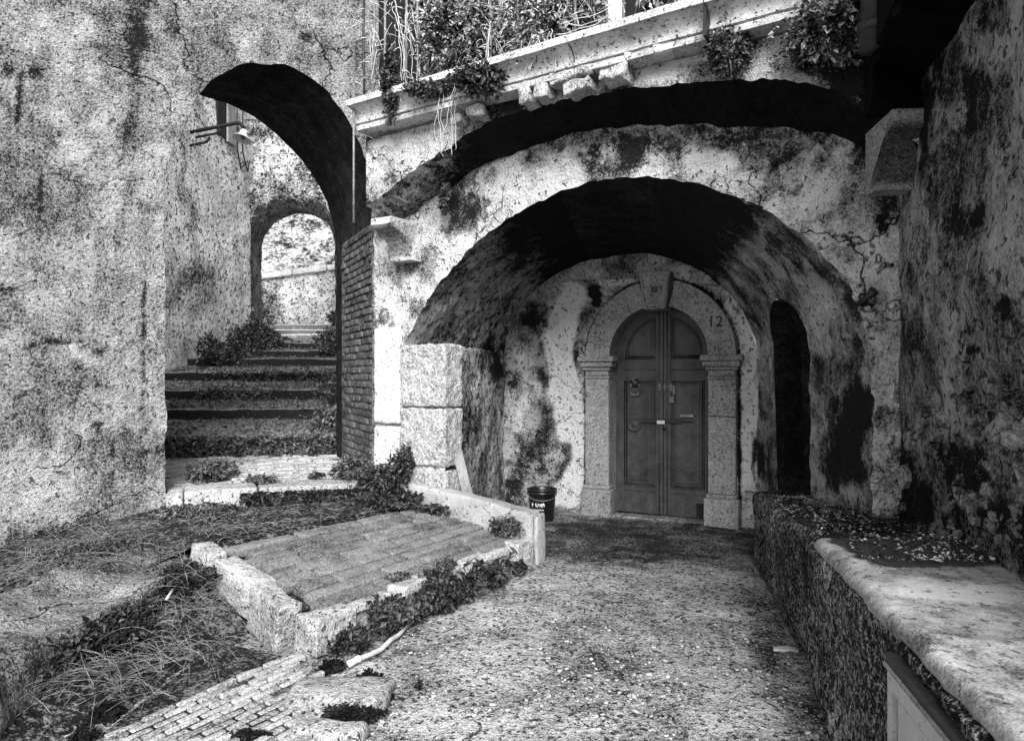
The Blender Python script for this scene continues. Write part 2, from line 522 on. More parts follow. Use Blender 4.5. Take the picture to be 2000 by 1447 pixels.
# leaves -------------------------------------------------------------
def leaves_mesh(C, size, up=.5, seed=0, width=.62, sv=.5, face=None):
    """many folded leaf blades: C (n,3) places"""
    g = np.random.default_rng(seed)
    C = np.asarray(C, float)
    n = len(C)
    d = g.normal(size=(n, 3)); d /= np.linalg.norm(d, axis=1, keepdims=True)
    nrm = g.normal(size=(n, 3)) * .8 + np.array([0, 0, up])
    if face is not None: nrm = nrm + np.array(face)
    nrm /= np.linalg.norm(nrm, axis=1, keepdims=True)
    d = d - nrm * (d * nrm).sum(1, keepdims=True); d /= np.maximum(np.linalg.norm(d, axis=1, keepdims=True), 1e-6)
    s = np.cross(nrm, d)
    L = size * (1 - sv + 2 * sv * g.random((n, 1)))
    W = L * width * .5
    base = C - d * L * .5
    tip = C + d * L * .5 - nrm * L * .12
    l = C + s * W + nrm * W * .35 - d * L * .08
    r = C - s * W + nrm * W * .35 - d * L * .08
    V = np.stack([base, r, tip, l], 1).reshape(-1, 3)
    i = np.arange(n)[:, None] * 4
    F = np.concatenate([i + np.array([[0, 1, 2]]), i + np.array([[0, 2, 3]])], 0)
    return V, F

def scatter(c, rad, n, seed, shell=.5):
    g = np.random.default_rng(seed)
    d = g.normal(size=(n, 3)); d /= np.linalg.norm(d, axis=1, keepdims=True)
    r = (shell + (1 - shell) * g.random((n, 1))) * g.random((n, 1)) ** .25
    P = d * r
    # clumps
    k = g.normal(size=(max(4, n // 60), 3)); k /= np.linalg.norm(k, axis=1, keepdims=True); k *= g.random((len(k), 1)) ** .5
    P = .55 * P + .6 * k[g.integers(0, len(k), n)] + g.normal(size=(n, 3)) * .08
    return np.array(c) + P * np.array(rad)

PLANT_N = [0]
def plant(name, label, cat, c, rad, n, leaf=.035, mat='leaf_dark', group=None, up=.5, stems=6, floor=None, face=None, shell=.4, pts=None):
    PLANT_N[0] += 1
    sd_ = 100 + PLANT_N[0]
    c = np.array(c, float); rad = np.array(rad, float)
    r = root(name, label, cat, (c[0], c[1], c[2] - rad[2]), group)
    P = scatter(c, rad, n, sd_, shell) if pts is None else pts
    if floor is not None: P[:, 2] = np.maximum(P[:, 2], floor + .005)
    V, F = leaves_mesh(P, leaf, up, sd_, face=face)
    part('foliage', V, F, mat, r, smooth=False)
    if stems:
        g = np.random.default_rng(sd_ + 5)
        prs = []
        for k in range(stems):
            b = c + np.array([g.normal() * rad[0] * .2, g.normal() * rad[1] * .2, -rad[2] * .95])
            e = P[g.integers(0, len(P))]
            m = (b + e) / 2 + g.normal(size=3) * rad * .12
            prs.append(tube([b, m, e], [.006, .005, .003], 4))
        V, F = join(*prs)
        part('stem', V, F, 'leaf_mid', r)
    return r

# ================================================================== SETTING: ground
def axis_lines(a, b, step, far, nfar=8):
    inner = np.arange(a, b + step / 2, step)
    lo = a - np.geomspace(step * 2, far, nfar)[::-1]
    hi = b + np.geomspace(step * 2, far, nfar)
    return np.concatenate([lo, inner, hi])
gx, gy = axis_lines(-3.0, 2.8, .035, 40), axis_lines(2.4, 8.6, .035, 40)
X, Y = np.meshgrid(gx, gy, indexing='ij')
G = np.stack([X, Y, np.zeros_like(X)], -1)
near = np.clip(1 - np.maximum(np.abs(X) - 3.0, 0) * .8, 0, 1)
smoothdoor = np.clip((Y - 5.3) / .7, 0, 1) * (X > -.1)
gz = (.016 * fbm(G * 1.6, 3, 3) + .010 * fbm(G * 9, 4, 4) * (1 - .75 * smoothdoor)) * near
G[..., 2] = gz
gpx, gpy = proj(G)
gt = blobs(G, [(1250, 1060, 330, 45, -.30), (1240, 1025, 250, 25, -.12), (1300, 1120, 130, 28, .05), (900, 1200, 120, 35, .22), (1000, 1290, 160, 45, .12), (1350, 1190, 100, 30, .12),
               (1450, 1395, 130, 35, .22), (960, 1420, 250, 45, .22), (1180, 1290, 130, 45, -.12), (700, 1330, 80, 40, .3), (450, 1420, 300, 60, .22), (60, 1420, 140, 40, .0),
               (350, 1235, 130, 26, .45), (330, 1180, 200, 40, -.3), (480, 1240, 120, 30, -.1), (330, 1270, 80, 20, .15), (1580, 1400, 60, 60, -.2), (1500, 1240, 40, 90, -.18), (1520, 1330, 40, 80, -.12),
               (700, 1400, 60, 40, -.1), (200, 1350, 130, 60, -.18)])
whole('ground', G.reshape(-1, 3), grid_faces(*G.shape[:2]), 'ground_concrete',
      'gravelly grey concrete ground of the alley in front of the vaulted doorway', kind='structure', tone=gt)

# ================================================================== LEFT ARCHWAY WALL
arch_house = root('archway_house', 'tall rough plastered wall on the left with the high arched passage over the steps', 'building', (-3.1, 6.1, -.3))
NJ, NA = 84, 110
LT, LZ = arch_curve(0.0, 1.88, -.3, 3.25, 1.33, NJ, NA)
Ldisp = lambda P: .035 * fbm(P * .9, 3, 21) + .022 * fbm(P * 3.2, 4, 22) + .010 * fbm(P * 13, 3, 23)
LP, ltt, lzz = arch_wall(LW, LT, LZ, (-.05, 5.6, -.35, 6.6), NJ, 105, 3.25, Ldisp, jit=.035, seed=2, gamma=1.15)
lt = blobs(LP, [(255, 150, 18, 190, -.22), (275, 60, 10, 90, -.25), (240, 420, 16, 170, -.12), (345, 30, 25, 60, -.2), (130, 50, 60, 40, .18), (170, 130, 60, 40, .15),
                (70, 80, 25, 30, .22), (100, 230, 30, 25, .2), (195, 245, 30, 20, .22), (140, 300, 40, 25, .2), (170, 60, 40, 30, .2), (10, 480, 25, 50, .1),
                (70, 590, 35, 25, .12), (160, 560, 50, 60, .04), (130, 600, 150, 120, -.06), (100, 760, 140, 80, -.06), (80, 960, 180, 70, .08), (120, 1060, 120, 60, -.28),
                (235, 500, 60, 160, -.06), (155, 690, 25, 22, .2), (185, 830, 12, 14, -.5), (640, 260, 40, 60, -.12), (660, 150, 40, 60, .08), (560, 60, 120, 50, .12), (610, 75, 20, 16, -.3),
                (30, 140, 12, 8, -.6), (10, 95, 10, 14, -.5), (68, 140, 12, 10, -.6), (45, 102, 6, 5, -.4), (190, 200, 6, 6, -.5)], 12)
# cracks running across the render
cpx, cpy = proj(LP)
def crack(P, pts, width, depth):
    px, py = proj(P)
    px = px + 5 * fbm(P * 9, 3, 71); py = py + 6 * fbm(P * 9 + 9, 3, 72)
    dm = np.full(px.shape, 1e9)
    for (a, b) in zip(pts[:-1], pts[1:]):
        ax, ay = a; bx, by = b
        u = np.clip(((px - ax) * (bx - ax) + (py - ay) * (by - ay)) / ((bx - ax) ** 2 + (by - ay) ** 2), 0, 1)
        dm = np.minimum(dm, np.hypot(px - ax - u * (bx - ax), py - ay - u * (by - ay)))
    return depth * np.clip(1.3 - dm / width, 0, 1)
for pts, wd in (([(10, 680), (50, 678), (100, 668), (130, 672), (155, 668), (180, 682), (210, 690)], 4), ([(285, 500), (280, 620), (278, 800)], 2.5), ([(275, 888), (312, 884)], 3),
                ([(0, 820), (30, 812)], 4), ([(70, 326), (140, 345)], 2.5), ([(80, 350), (78, 430)], 2.5), ([(40, 150), (36, 250)], 2.5), ([(205, 390), (207, 460)], 2), ([(222, 860), (218, 960)], 2.5)):
    lt = lt + crack(LP, pts, wd * .8, -.42)
part('wall', LP.reshape(-1, 3), grid_faces(*LP.shape[:2]), 'left_plaster', arch_house, tone=lt)

def bez_far(sv):
    R2, A2, L2 = np.array([-2.15, 8.35]), np.array([-3.29, 7.25]), np.array([-3.45, 6.6])
    sv = np.asarray(sv)[:, None]
    a = np.where(sv < .5, R2 + (A2 - R2) * (sv / .5), A2 + (L2 - A2) * ((sv - .5) / .5))
    return a
n = len(LT)
c0, hw0 = .94, .94
sv = np.clip((LT - 0) / 1.88, 0, 1)
farxy = bez_far(sv)
th = np.linspace(math.pi, 0, NA)
LZf = np.concatenate([np.linspace(-.3, 3.1, NJ, endpoint=False), 3.1 + 1.48 * np.abs(np.sin(th)), np.linspace(-.3, 3.1, NJ, endpoint=False)[::-1]])
far = np.stack([farxy[:, 0], farxy[:, 1], LZf], -1)
front = LP[0]
k = 34
gg = np.linspace(0, 1, k)[:, None, None]
S = front[None] * (1 - gg) + far[None] * gg
cen = S.mean(1, keepdims=True)
dirn = cen - S; dirn /= np.linalg.norm(dirn, axis=2, keepdims=True)
S = S + dirn * (.035 * fbm(S * 4, 4, 31) * np.minimum(1, gg * 6)[..., 0])[..., None]
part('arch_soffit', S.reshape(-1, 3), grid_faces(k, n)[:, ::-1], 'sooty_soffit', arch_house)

# exposed bricks of the right-hand jamb, each its own piece
jd = np.array([-2.15 + 1.393, 8.35 - 6.88]); JL = np.linalg.norm(jd); jd /= JL
JF = Frame((-1.393, 6.88), jd, (-jd[1], jd[0]))
bm_meshes = []
for s in range(5):
    V, F = block((.185, .05, .058), k=3, bevel=.008, rough=.005, seed=s, freq=14)
    bm_meshes.append(mesh_data('brick', V, F, 'old_brick'))
for row in range(33):
    z = .66 + row * .075
    off = 0.0 if row % 2 else -.105
    for q in range(7):
        t = off + .105 + q * .21
        if t < -.02 or t > 1.25: continue
        sx = 1.0
        if t < .06: t, sx = .05, .42
        if rnd.random() < .04: continue
        p = JF.p(t, z + .031, .008 + rnd.uniform(-.007, .010))
        place('brick', rnd.choice(bm_meshes), arch_house, p, (rnd.uniform(-.02, .02), rnd.uniform(-.02, .02), JF.ang() + rnd.uniform(-.03, .03)), (sx, 1, 1))

part('mortar', *fbox(JF, .0, 1.30, .5, 3.15, -.05, .014), 'grey_plaster', arch_house, smooth=False)

# ================================================================== BIG VAULT HOUSE
house = root('vaulted_house', 'old stone house with the wide vaulted porch, balcony cornice and corbels', 'building', (.6, 6.0, -.1))
def dense(fr, pts, m):
    q = np.array([fr.on(*p) for p in pts])
    # round the polyline off before spacing it evenly
    for _ in range(3):
        q = np.concatenate([q[:1], np.stack([q[:-1] * .75 + q[1:] * .25, q[:-1] * .25 + q[1:] * .75], 1).reshape(-1, 2), q[-1:]])
    L = np.concatenate([[0], np.cumsum(np.hypot(*np.diff(q, axis=0).T))])
    s = np.linspace(0, L[-1], m)
    return np.interp(s, L, q[:, 0]), np.interp(s, L, q[:, 1])
fa_pts = [(790, 676), (800, 650), (815, 620), (850, 562), (900, 503), (950, 455), (1000, 420), (1060, 388), (1130, 360), (1200, 347), (1260, 345), (1330, 352), (1400, 370), (1470, 398), (1540, 437), (1600, 485), (1650, 545), (1685, 610), (1703, 690)]
NJF, NLF, NAF = 50, 8, 130
aT, aZ = dense(FW, fa_pts, NAF)
zq_ = aZ[0]
FT = np.concatenate([np.full(NJF, 0.0), np.linspace(0.0, aT[0], NLF, endpoint=False), aT, np.full(NJF, aT[-1])])
FZ = np.concatenate([np.linspace(-.1, zq_, NJF, endpoint=False), np.full(NLF, zq_), aZ, np.linspace(aZ[-1], -.1, NJF + 1)[1:]])
oT, oZ = np.zeros_like(FT), np.zeros_like(FZ)
NF = len(FT)
for i in range(NF):
    if i < NJF: oT[i], oZ[i] = -.93, -.2 + (zq_ + .0) * i / NJF
    elif i < NJF + NLF: oT[i], oZ[i] = -.93, -.2 + zq_ + .2 * (i - NJF) / NLF
    elif i >= NF - NJF: oT[i], oZ[i] = 3.8, aZ[-1] + (-.2 - aZ[-1]) * (i - (NF - NJF) + 1) / NJF
    else:
        th_ = math.pi * (1 - (i - NJF - NLF) / (NAF - 1))
        dx_, dz_ = math.cos(th_), math.sin(th_)
        c_ = 1.6
        k_ = min(((3.8 - c_) / dx_ if dx_ > 1e-6 else 1e9), ((-.93 - c_) / dx_ if dx_ < -1e-6 else 1e9), ((4.0 - 1.8) / dz_ if dz_ > 1e-6 else 1e9))
        base_ = zq_ + (aZ[-1] - zq_) * (i - NJF - NLF) / (NAF - 1)
        oT[i], oZ[i] = c_ + dx_ * k_, base_ + dz_ * k_ * (4.0 - base_) / 2.2
Fdisp = lambda P: .03 * fbm(P * 1.1, 3, 51) + .022 * fbm(P * 3.4, 4, 52) + .011 * fbm(P * 14, 3, 53)
jt_ = .022 * fbm(np.stack([FT * 16, FZ * 16, FT * 0], -1), 3, 57) + .012 * fbm(np.stack([FT * 5, FZ * 5, FT * 0], -1), 3, 58)
jz_ = .022 * fbm(np.stack([FT * 16, FZ * 16, FT * 0 + 9], -1), 3, 57) + .012 * fbm(np.stack([FT * 5, FZ * 5, FT * 0 + 9], -1), 3, 58)
g_ = np.linspace(0, 1, 80)[:, None] ** 1.1
ftt = (FT + jt_) * (1 - g_) + oT * g_
fzz = (FZ + jz_) * (1 - g_) + oZ * g_
FP = FW.p(ftt, fzz, Fdisp(FW.p(ftt, fzz)))
ft = blobs(FP, [(1100, 340, 60, 40, .5), (1380, 320, 60, 35, .45), (1450, 360, 60, 30, .35), (1590, 390, 60, 14, .3), (1640, 345, 30, 22, .25), (1290, 300, 80, 30, -.15), (1200, 310, 60, 30, -.15), (950, 420, 60, 40, -.05),
                (1540, 310, 60, 40, -.12), (900, 400, 40, 40, -.1), (1650, 460, 70, 60, .15), (1700, 520, 40, 60, .05), (1720, 600, 25, 60, -.2), (1690, 590, 20, 20, -.4), (1500, 260, 160, 20, -.25), (1200, 270, 200, 22, -.25),
                (1690, 700, 30, 60, -.2), (740, 600, 20, 60, -.05), (860, 560, 30, 60, .2), (900, 480, 40, 40, .25), (840, 640, 30, 40, .2), (800, 560, 12, 30, .25), (780, 610, 20, 20, .2),
                (1610, 290, 15, 14, .2), (1720, 240, 60, 60, -.5), (1735, 420, 30, 80, -.15)], 12)  # the dark corner spot is shade by the eave, painted in
part('wall', FP.reshape(-1, 3), flip(grid_faces(*FP.shape[:2])), 'arch_plaster', house, tone=ft)

# barrel vault behind the arch, with the slit doorway left open in its right flank
th_ = np.linspace(math.pi, 0, NAF)
zb_ = np.linspace(zq_, 1.72, NAF)
BT = np.concatenate([np.zeros(NJF + NLF), 1.5 + 1.5 * np.cos(th_), np.full(NJF, 3.0)])
BZ = np.concatenate([np.linspace(-.1, zq_, NJF, endpoint=False), np.full(NLF, zq_), zb_ + (3.0 - zb_) * np.sin(th_), np.linspace(1.72, -.1, NJF + 1)[1:]])
back = BW.p(BT, BZ)
K0, K1 = 10, 40
# depth fractions with exact lines at the slit's two edges
fa, fb = (5.635 - 4.525) / 2.643, (6.36 - 4.525) / 2.643
gd = np.concatenate([np.linspace(0, fa, 22), np.linspace(fa, fb, 16)[1:], np.linspace(fb, 1, 20)[1:]])
VS = FP[0][None] * (1 - gd[:, None, None]) + back[None] * gd[:, None, None]
cen = VS.mean(1, keepdims=True)
dirn = cen - VS; dirn /= np.linalg.norm(dirn, axis=2, keepdims=True)
taper = np.minimum(1, gd * 8)[:, None]
leftness = (np.arange(len(FT)) < 78).astype(float)[None]
VS = VS + dirn * ((.030 + .03 * leftness) * fbm(VS * 2.6, 4, 61) * taper + (.012 + .010 * leftness) * fbm(VS * 10, 3, 62) * taper)[..., None]
nv = len(FT)
Fv = grid_faces(len(gd), nv)
ci = Fv % nv
slit_z = 2.27
fc = VS.reshape(-1, 3)[Fv].mean(1)
dep = gd[(Fv // nv)].mean(1)
tmid, thw = (fa + fb) / 2, (fb - fa) / 2
arch_top = slit_z - .36 + .36 * np.sqrt(np.maximum(0, 1 - ((dep - tmid) / thw) ** 2))
hole = (ci.mean(1) > nv - 75) & (dep > fa) & (dep < fb) & (fc[:, 2] < arch_top) & (fc[:, 2] > .3)
left_f = ci.mean(1) < 112
soff_f = (~left_f) & (ci.mean(1) < nv - 104)
right_f = ~left_f & ~soff_f
vt = blobs(VS, [(900, 830, 40, 80, -.25), (960, 700, 25, 50, -.35), (1000, 720, 30, 40, -.25), (900, 760, 20, 40, .2), (950, 860, 20, 20, .15), (1655, 840, 34, 90, -.45), (1690, 790, 22, 60, -.4), (1650, 920, 60, 45, -.45), (1630, 870, 24, 60, -.3),
                (1500, 700, 25, 130, .18), (1620, 640, 60, 80, .15), (1500, 900, 20, 60, -.15), (1478, 900, 8, 60, -.3)], 12)
part('vault_flank', VS.reshape(-1, 3), flip(Fv[left_f]), 'vault_rubble', house, tone=vt + .10 - 1.1 * np.clip((np.arange(nv)[None] - 88) / 26.0, 0, 1) * np.ones((len(gd), 1)))  # vault shade put into the tone, blacker up to the crown
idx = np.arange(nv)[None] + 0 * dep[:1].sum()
crown_shade = np.clip((nv - 80 - idx) / 24.0, 0, 1) ** .8 * np.ones((len(gd), 1))  # shade of the vault painted into the tone, growing towards the crown
part('vault_flank', VS.reshape(-1, 3), flip(Fv[right_f & ~hole]), 'back_plaster', house, tone=vt - .08 - 1.1 * crown_shade)
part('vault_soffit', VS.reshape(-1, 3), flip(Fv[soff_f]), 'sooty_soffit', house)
# passage behind the slit
def on_flank(f, z, out):
    a, b = np.array([2.376, 4.525]), np.array([2.577, 7.168])
    p = a + (b - a) * f
    return np.array([p[0] + .997 * out, p[1] - .076 * out, z])
prof = [(fa, .3), (fb, .3)] + [(tmid + thw * math.cos(a), slit_z - .36 + .36 * math.sin(a)) for a in np.linspace(0, math.pi, 14)]
outs = [-.03, .05, .35, 1.3]
V = [on_flank(f, z, o - (0 if z < 1.8 else .14 * (z - 1.72) / .55 * (o < .2))) for o in outs for (f, z) in prof]
npf = len(prof)
F = [[i * npf + j, i * npf + (j + 1) % npf, (i + 1) * npf + (j + 1) % npf, (i + 1) * npf + j] for i in range(len(outs) - 1) for j in range(npf)]
F.append([(len(outs) - 1) * npf + j for j in range(npf)])
part('slit_doorway', V, F, 'sooty_soffit', house, smooth=False, label='tall narrow dark round-topped opening in the right flank of the porch')

# back wall round the door
DC, DH = 1.955, .565
DT, DZ = arch_curve(DC - DH, DC + DH, -.1, 1.84, .555, 30, 60)
Bdisp = lambda P: .014 * fbm(P * 1.8, 3, 55) + .009 * fbm(P * 7, 3, 56)
BP, btt, bzz = arch_wall(BW, DT, DZ, (-.2, 3.2, -.15, 3.4), 30, 60, 1.84, Bdisp, jit=.0, seed=6)
bt = blobs(BP, [(1165, 578, 14, 24, -.95), (1150, 560, 30, 20, -.4), (1020, 760, 40, 100, .10), (1030, 660, 60, 60, -.15), (1000, 900, 40, 60, -.12), (1460, 780, 16, 200, .40), (1440, 600, 40, 60, .15),
                (1380, 545, 100, 20, .05), (1200, 550, 60, 8, .3), (1480, 900, 6, 60, -.6), (960, 720, 30, 60, -.3), (1050, 620, 40, 40, -.2), (1000, 740, 18, 30, -.3), (1128, 700, 8, 40, -.3)], 9)
bt = bt + poly(BP, [(1115, 545), (1145, 560), (1130, 620), (1118, 680), (1122, 720), (1136, 770), (1142, 850), (1138, 960), (1130, 990), (1085, 985), (1068, 965), (1100, 930), (1120, 890), (1118, 860), (1095, 860), (1085, 820), (1075, 770), (1072, 700), (1060, 660), (1070, 620), (1090, 590)], .62)
bt = bt + poly(BP, [(1060, 770), (1072, 790), (1090, 830), (1092, 862), (1118, 862), (1115, 900), (1095, 940), (1065, 970), (1030, 985), (985, 985), (990, 930), (1020, 890), (1045, 850), (1052, 810)], -.22, 12, 9)
bt = bt + poly(BP, [(1455, 560), (1475, 600), (1478, 760), (1482, 960), (1448, 960), (1446, 700)], .30)
xq, zq = btt - DC, bzz
dr = np.where(zq > 1.83, np.abs(np.hypot(xq, zq - 1.832) - (DH + .29)), np.abs(np.abs(xq) - (DH + .30)))
bt = bt - .55 * np.clip(1.3 - dr / .022, 0, 1)  # dirty joint round the portal, also painted dark in place of contact shade
part('back_wall', BP.reshape(-1, 3), flip(grid_faces(*BP.shape[:2])), 'back_plaster', house, tone=bt)

rvp = BP[0]
gg = np.linspace(0, 1, 6)[:, None, None]
off = np.array([BW.n[0], BW.n[1], 0]) * -.30
part('door_reveal', (rvp[None] + off * gg).reshape(-1, 3), grid_faces(6, len(DT)), 'portal_stone', house)
part('door_backing', *fbox(BW, DC - 1.0, DC + 1.0, -.15, 2.8, -.34, -.31), 'black_paint', house, smooth=False)

# --- stone portal round the door (part) with its stones (sub-parts)
portal = bpy.data.objects.new('portal', None); COL.objects.link(portal); portal.parent = house
pl = BW.p(DC, 0.0, 0.0); portal.location = Vector(pl.tolist()) - world_loc(house)
def sub(name, VF, mat, parent=None, smooth=True, **kw):
    return part(name, VF[0], VF[1], mat, parent or portal, smooth, **kw)
for sgn in (-1, 1):
    cx = DC + sgn * (DH + .135)
    sub('pilaster_base', fblock(BW, cx - .185, cx + .175, -.02, .30, -.05, .13, k=7, bevel=.012, rough=.005, seed=1 + sgn), 'portal_stone')
    sub('base_moulding', fblock(BW, cx - .165, cx + .155, .302, .345, -.05, .11, k=6, bevel=.012, rough=.003, seed=1 + sgn), 'portal_stone')
    sub('pilaster_shaft', fblock(BW, cx - .145, cx + .14, .347, 1.17 if sgn > 0 else 1.575, -.05, .09, k=9, bevel=.008, rough=.004, seed=4 + sgn), 'portal_stone')
    if sgn > 0:
        sub('pilaster_shaft', fblock(BW, cx - .145, cx + .14, 1.176, 1.575, -.05, .092, k=9, bevel=.008, rough=.004, seed=5 + sgn), 'portal_stone')
    caps = [(1.577, 1.603, .012), (1.605, 1.665, .0), (1.667, 1.705, .025), (1.707, 1.765, .05), (1.767, 1.83, .075)]
    for q, (a, b, o) in enumerate(caps):
        sub('capital', fblock(BW, cx - .145 - o, cx + .14 + o, a, b, -.05, .092 + o, k=6, bevel=.01, rough=.003, seed=7 + q + sgn), 'portal_stone')
RI, RO = DH - .012, DH + .275
def voussoir(a0, a1, o0=-.05, o1=.085, n=14, nr=4):
    th = np.linspace(a0, a1, n)
    rr = np.linspace(RI, RO, nr)
    A, Rr = np.meshgrid(th, rr, indexing='ij')
    t = DC + Rr * np.cos(A); z = 1.832 + Rr * np.sin(A)
    Pf = BW.p(t, z, o1 + .004 * fbm(np.stack([t * 6, z * 6, t * 0], -1), 3, 3))
    Pb = BW.p(t, z, np.full_like(t, o0))
    V = np.concatenate([Pf.reshape(-1, 3), Pb.reshape(-1, 3)])
    nn = n * nr
    F = grid_faces(n, nr).tolist()
    for i in range(n - 1):
        F.append([i * nr, i * nr + nn, (i + 1) * nr + nn, (i + 1) * nr])
        F.append([i * nr + nr - 1, (i + 1) * nr + nr - 1, (i + 1) * nr + nr - 1 + nn, i * nr + nr - 1 + nn])
    for j in range(nr - 1):
        F.append([j, j + 1, j + 1 + nn, j + nn])
        e = (n - 1) * nr
        F.append([e + j, e + j + nn, e + j + 1 + nn, e + j + 1])
    return V, F
for a0, a1 in ((R(0), R(11)), (R(11.4), R(76)), (R(104), R(168.6)), (R(169), R(180))):
    sub('voussoir', voussoir(a0, a1), 'portal_stone', smooth=False)
# keystone with raised border and carved shield
kz0, kz1 = 2.335, 2.735
def trap(hw0, hw1, z0, z1, o0, o1):
    V = [(DC - hw0, o0, z0), (DC + hw0, o0, z0), (DC + hw1, o0, z1), (DC - hw1, o0, z1), (DC - hw0, o1, z0), (DC + hw0, o1, z0), (DC + hw1, o1, z1), (DC - hw1, o1, z1)]
    F = [(0, 1, 2, 3), (7, 6, 5, 4), (0, 4, 5, 1), (1, 5, 6, 2), (2, 6, 7, 3), (3, 7, 4, 0)]
    return in_frame(BW, V), flip(F)
key = sub('keystone', trap(.118, .172, kz0, kz1, -.05, .19), 'portal_stone', smooth=False)
def strip(pts, r, o):
    P = BW.p(np.array([DC + p[0] for p in pts]), np.array([p[1] for p in pts]), np.full(len(pts), o))
    return tube(P, r, 6)
pcs = [strip([(-.108, kz0 + .07), (-.152, kz1 - .03)], .013, .192), strip([(.108, kz0 + .07), (.152, kz1 - .03)], .013, .192),
       strip([(-.115, kz0 + .055), (-.04, kz0 + .07), (.04, kz0 + .07), (.115, kz0 + .055)], .014, .195)]
for q in range(7):
    pcs.append(strip([(-.1 + q * .033, kz0 + .002), (-.1 + q * .033, kz0 + .035)], .014, .19))
sub('keystone_border', join(*pcs), 'portal_stone')
ob = lambda a, rx, rz: (rx * math.cos(a), 2.535 + rz * math.sin(a))
pcs = [strip([ob(a, .066, .085) for a in np.linspace(R(215), R(505), 22)], .010, .195), strip([ob(a, .05, .068) for a in np.linspace(R(200), R(340), 12)], .007, .195)]
for sx in (-1, 1):
    pcs.append(strip([(sx * (.032 + .02 * math.cos(a)), 2.488 + .02 * math.sin(a)) for a in np.linspace(0, R(330), 12)], .007, .197))
    for q in range(4):
        pcs.append(strip([(sx * .062, 2.50 + q * .022), (sx * .084, 2.515 + q * .022)], .007, .193))
    pcs.append(strip([(sx * .01, 2.62), (sx * .026, 2.665), (sx * .045, 2.65)], .007, .194))
pcs.append(strip([(-.02, 2.44), (0, 2.39), (.02, 2.44)], .013, .193))
sub('carved_shield', join(*pcs), 'portal_stone')
V, F = trap(.036, .042, 2.515, 2.585, .185, .197)
sub('shield_field', (V, F), 'dark_iron', smooth=False)
sub('threshold', fblock(BW, DC - DH - .02, DC + DH + .02, -.06, .012, -.12, .06, k=8, bevel=.01, rough=.005, seed=3), 'stair_stone')
# painted number on the right haunch of the arch
ca = R(38)
fc_ = bpy.data.curves.new('house_number', 'FONT')
fc_.body = '12'
fc_.size = .165
fc_.extrude = .001
fc_.space_character = 1.05
fc_.align_x = 'CENTER'
fc_.materials.append(MATS['black_paint'])
tmp_ = bpy.data.objects.new('number_curve', fc_)
COL.objects.link(tmp_)
bpy.context.view_layer.update()
nm_ = bpy.data.meshes.new_from_object(tmp_.evaluated_get(bpy.context.evaluated_depsgraph_get()))
bpy.data.objects.remove(tmp_)
num = bpy.data.objects.new('house_number', nm_)
COL.objects.link(num)
num.parent = portal
nt_, nz_ = BW.on(1397, 638, .092)
num.location = Vector(BW.p(nt_, nz_, .0925).tolist()) - world_loc(portal)
num.rotation_euler = (R(90), 0, BW.ang())
num['label'] = 'black painted number 12 on the pale arch stone'

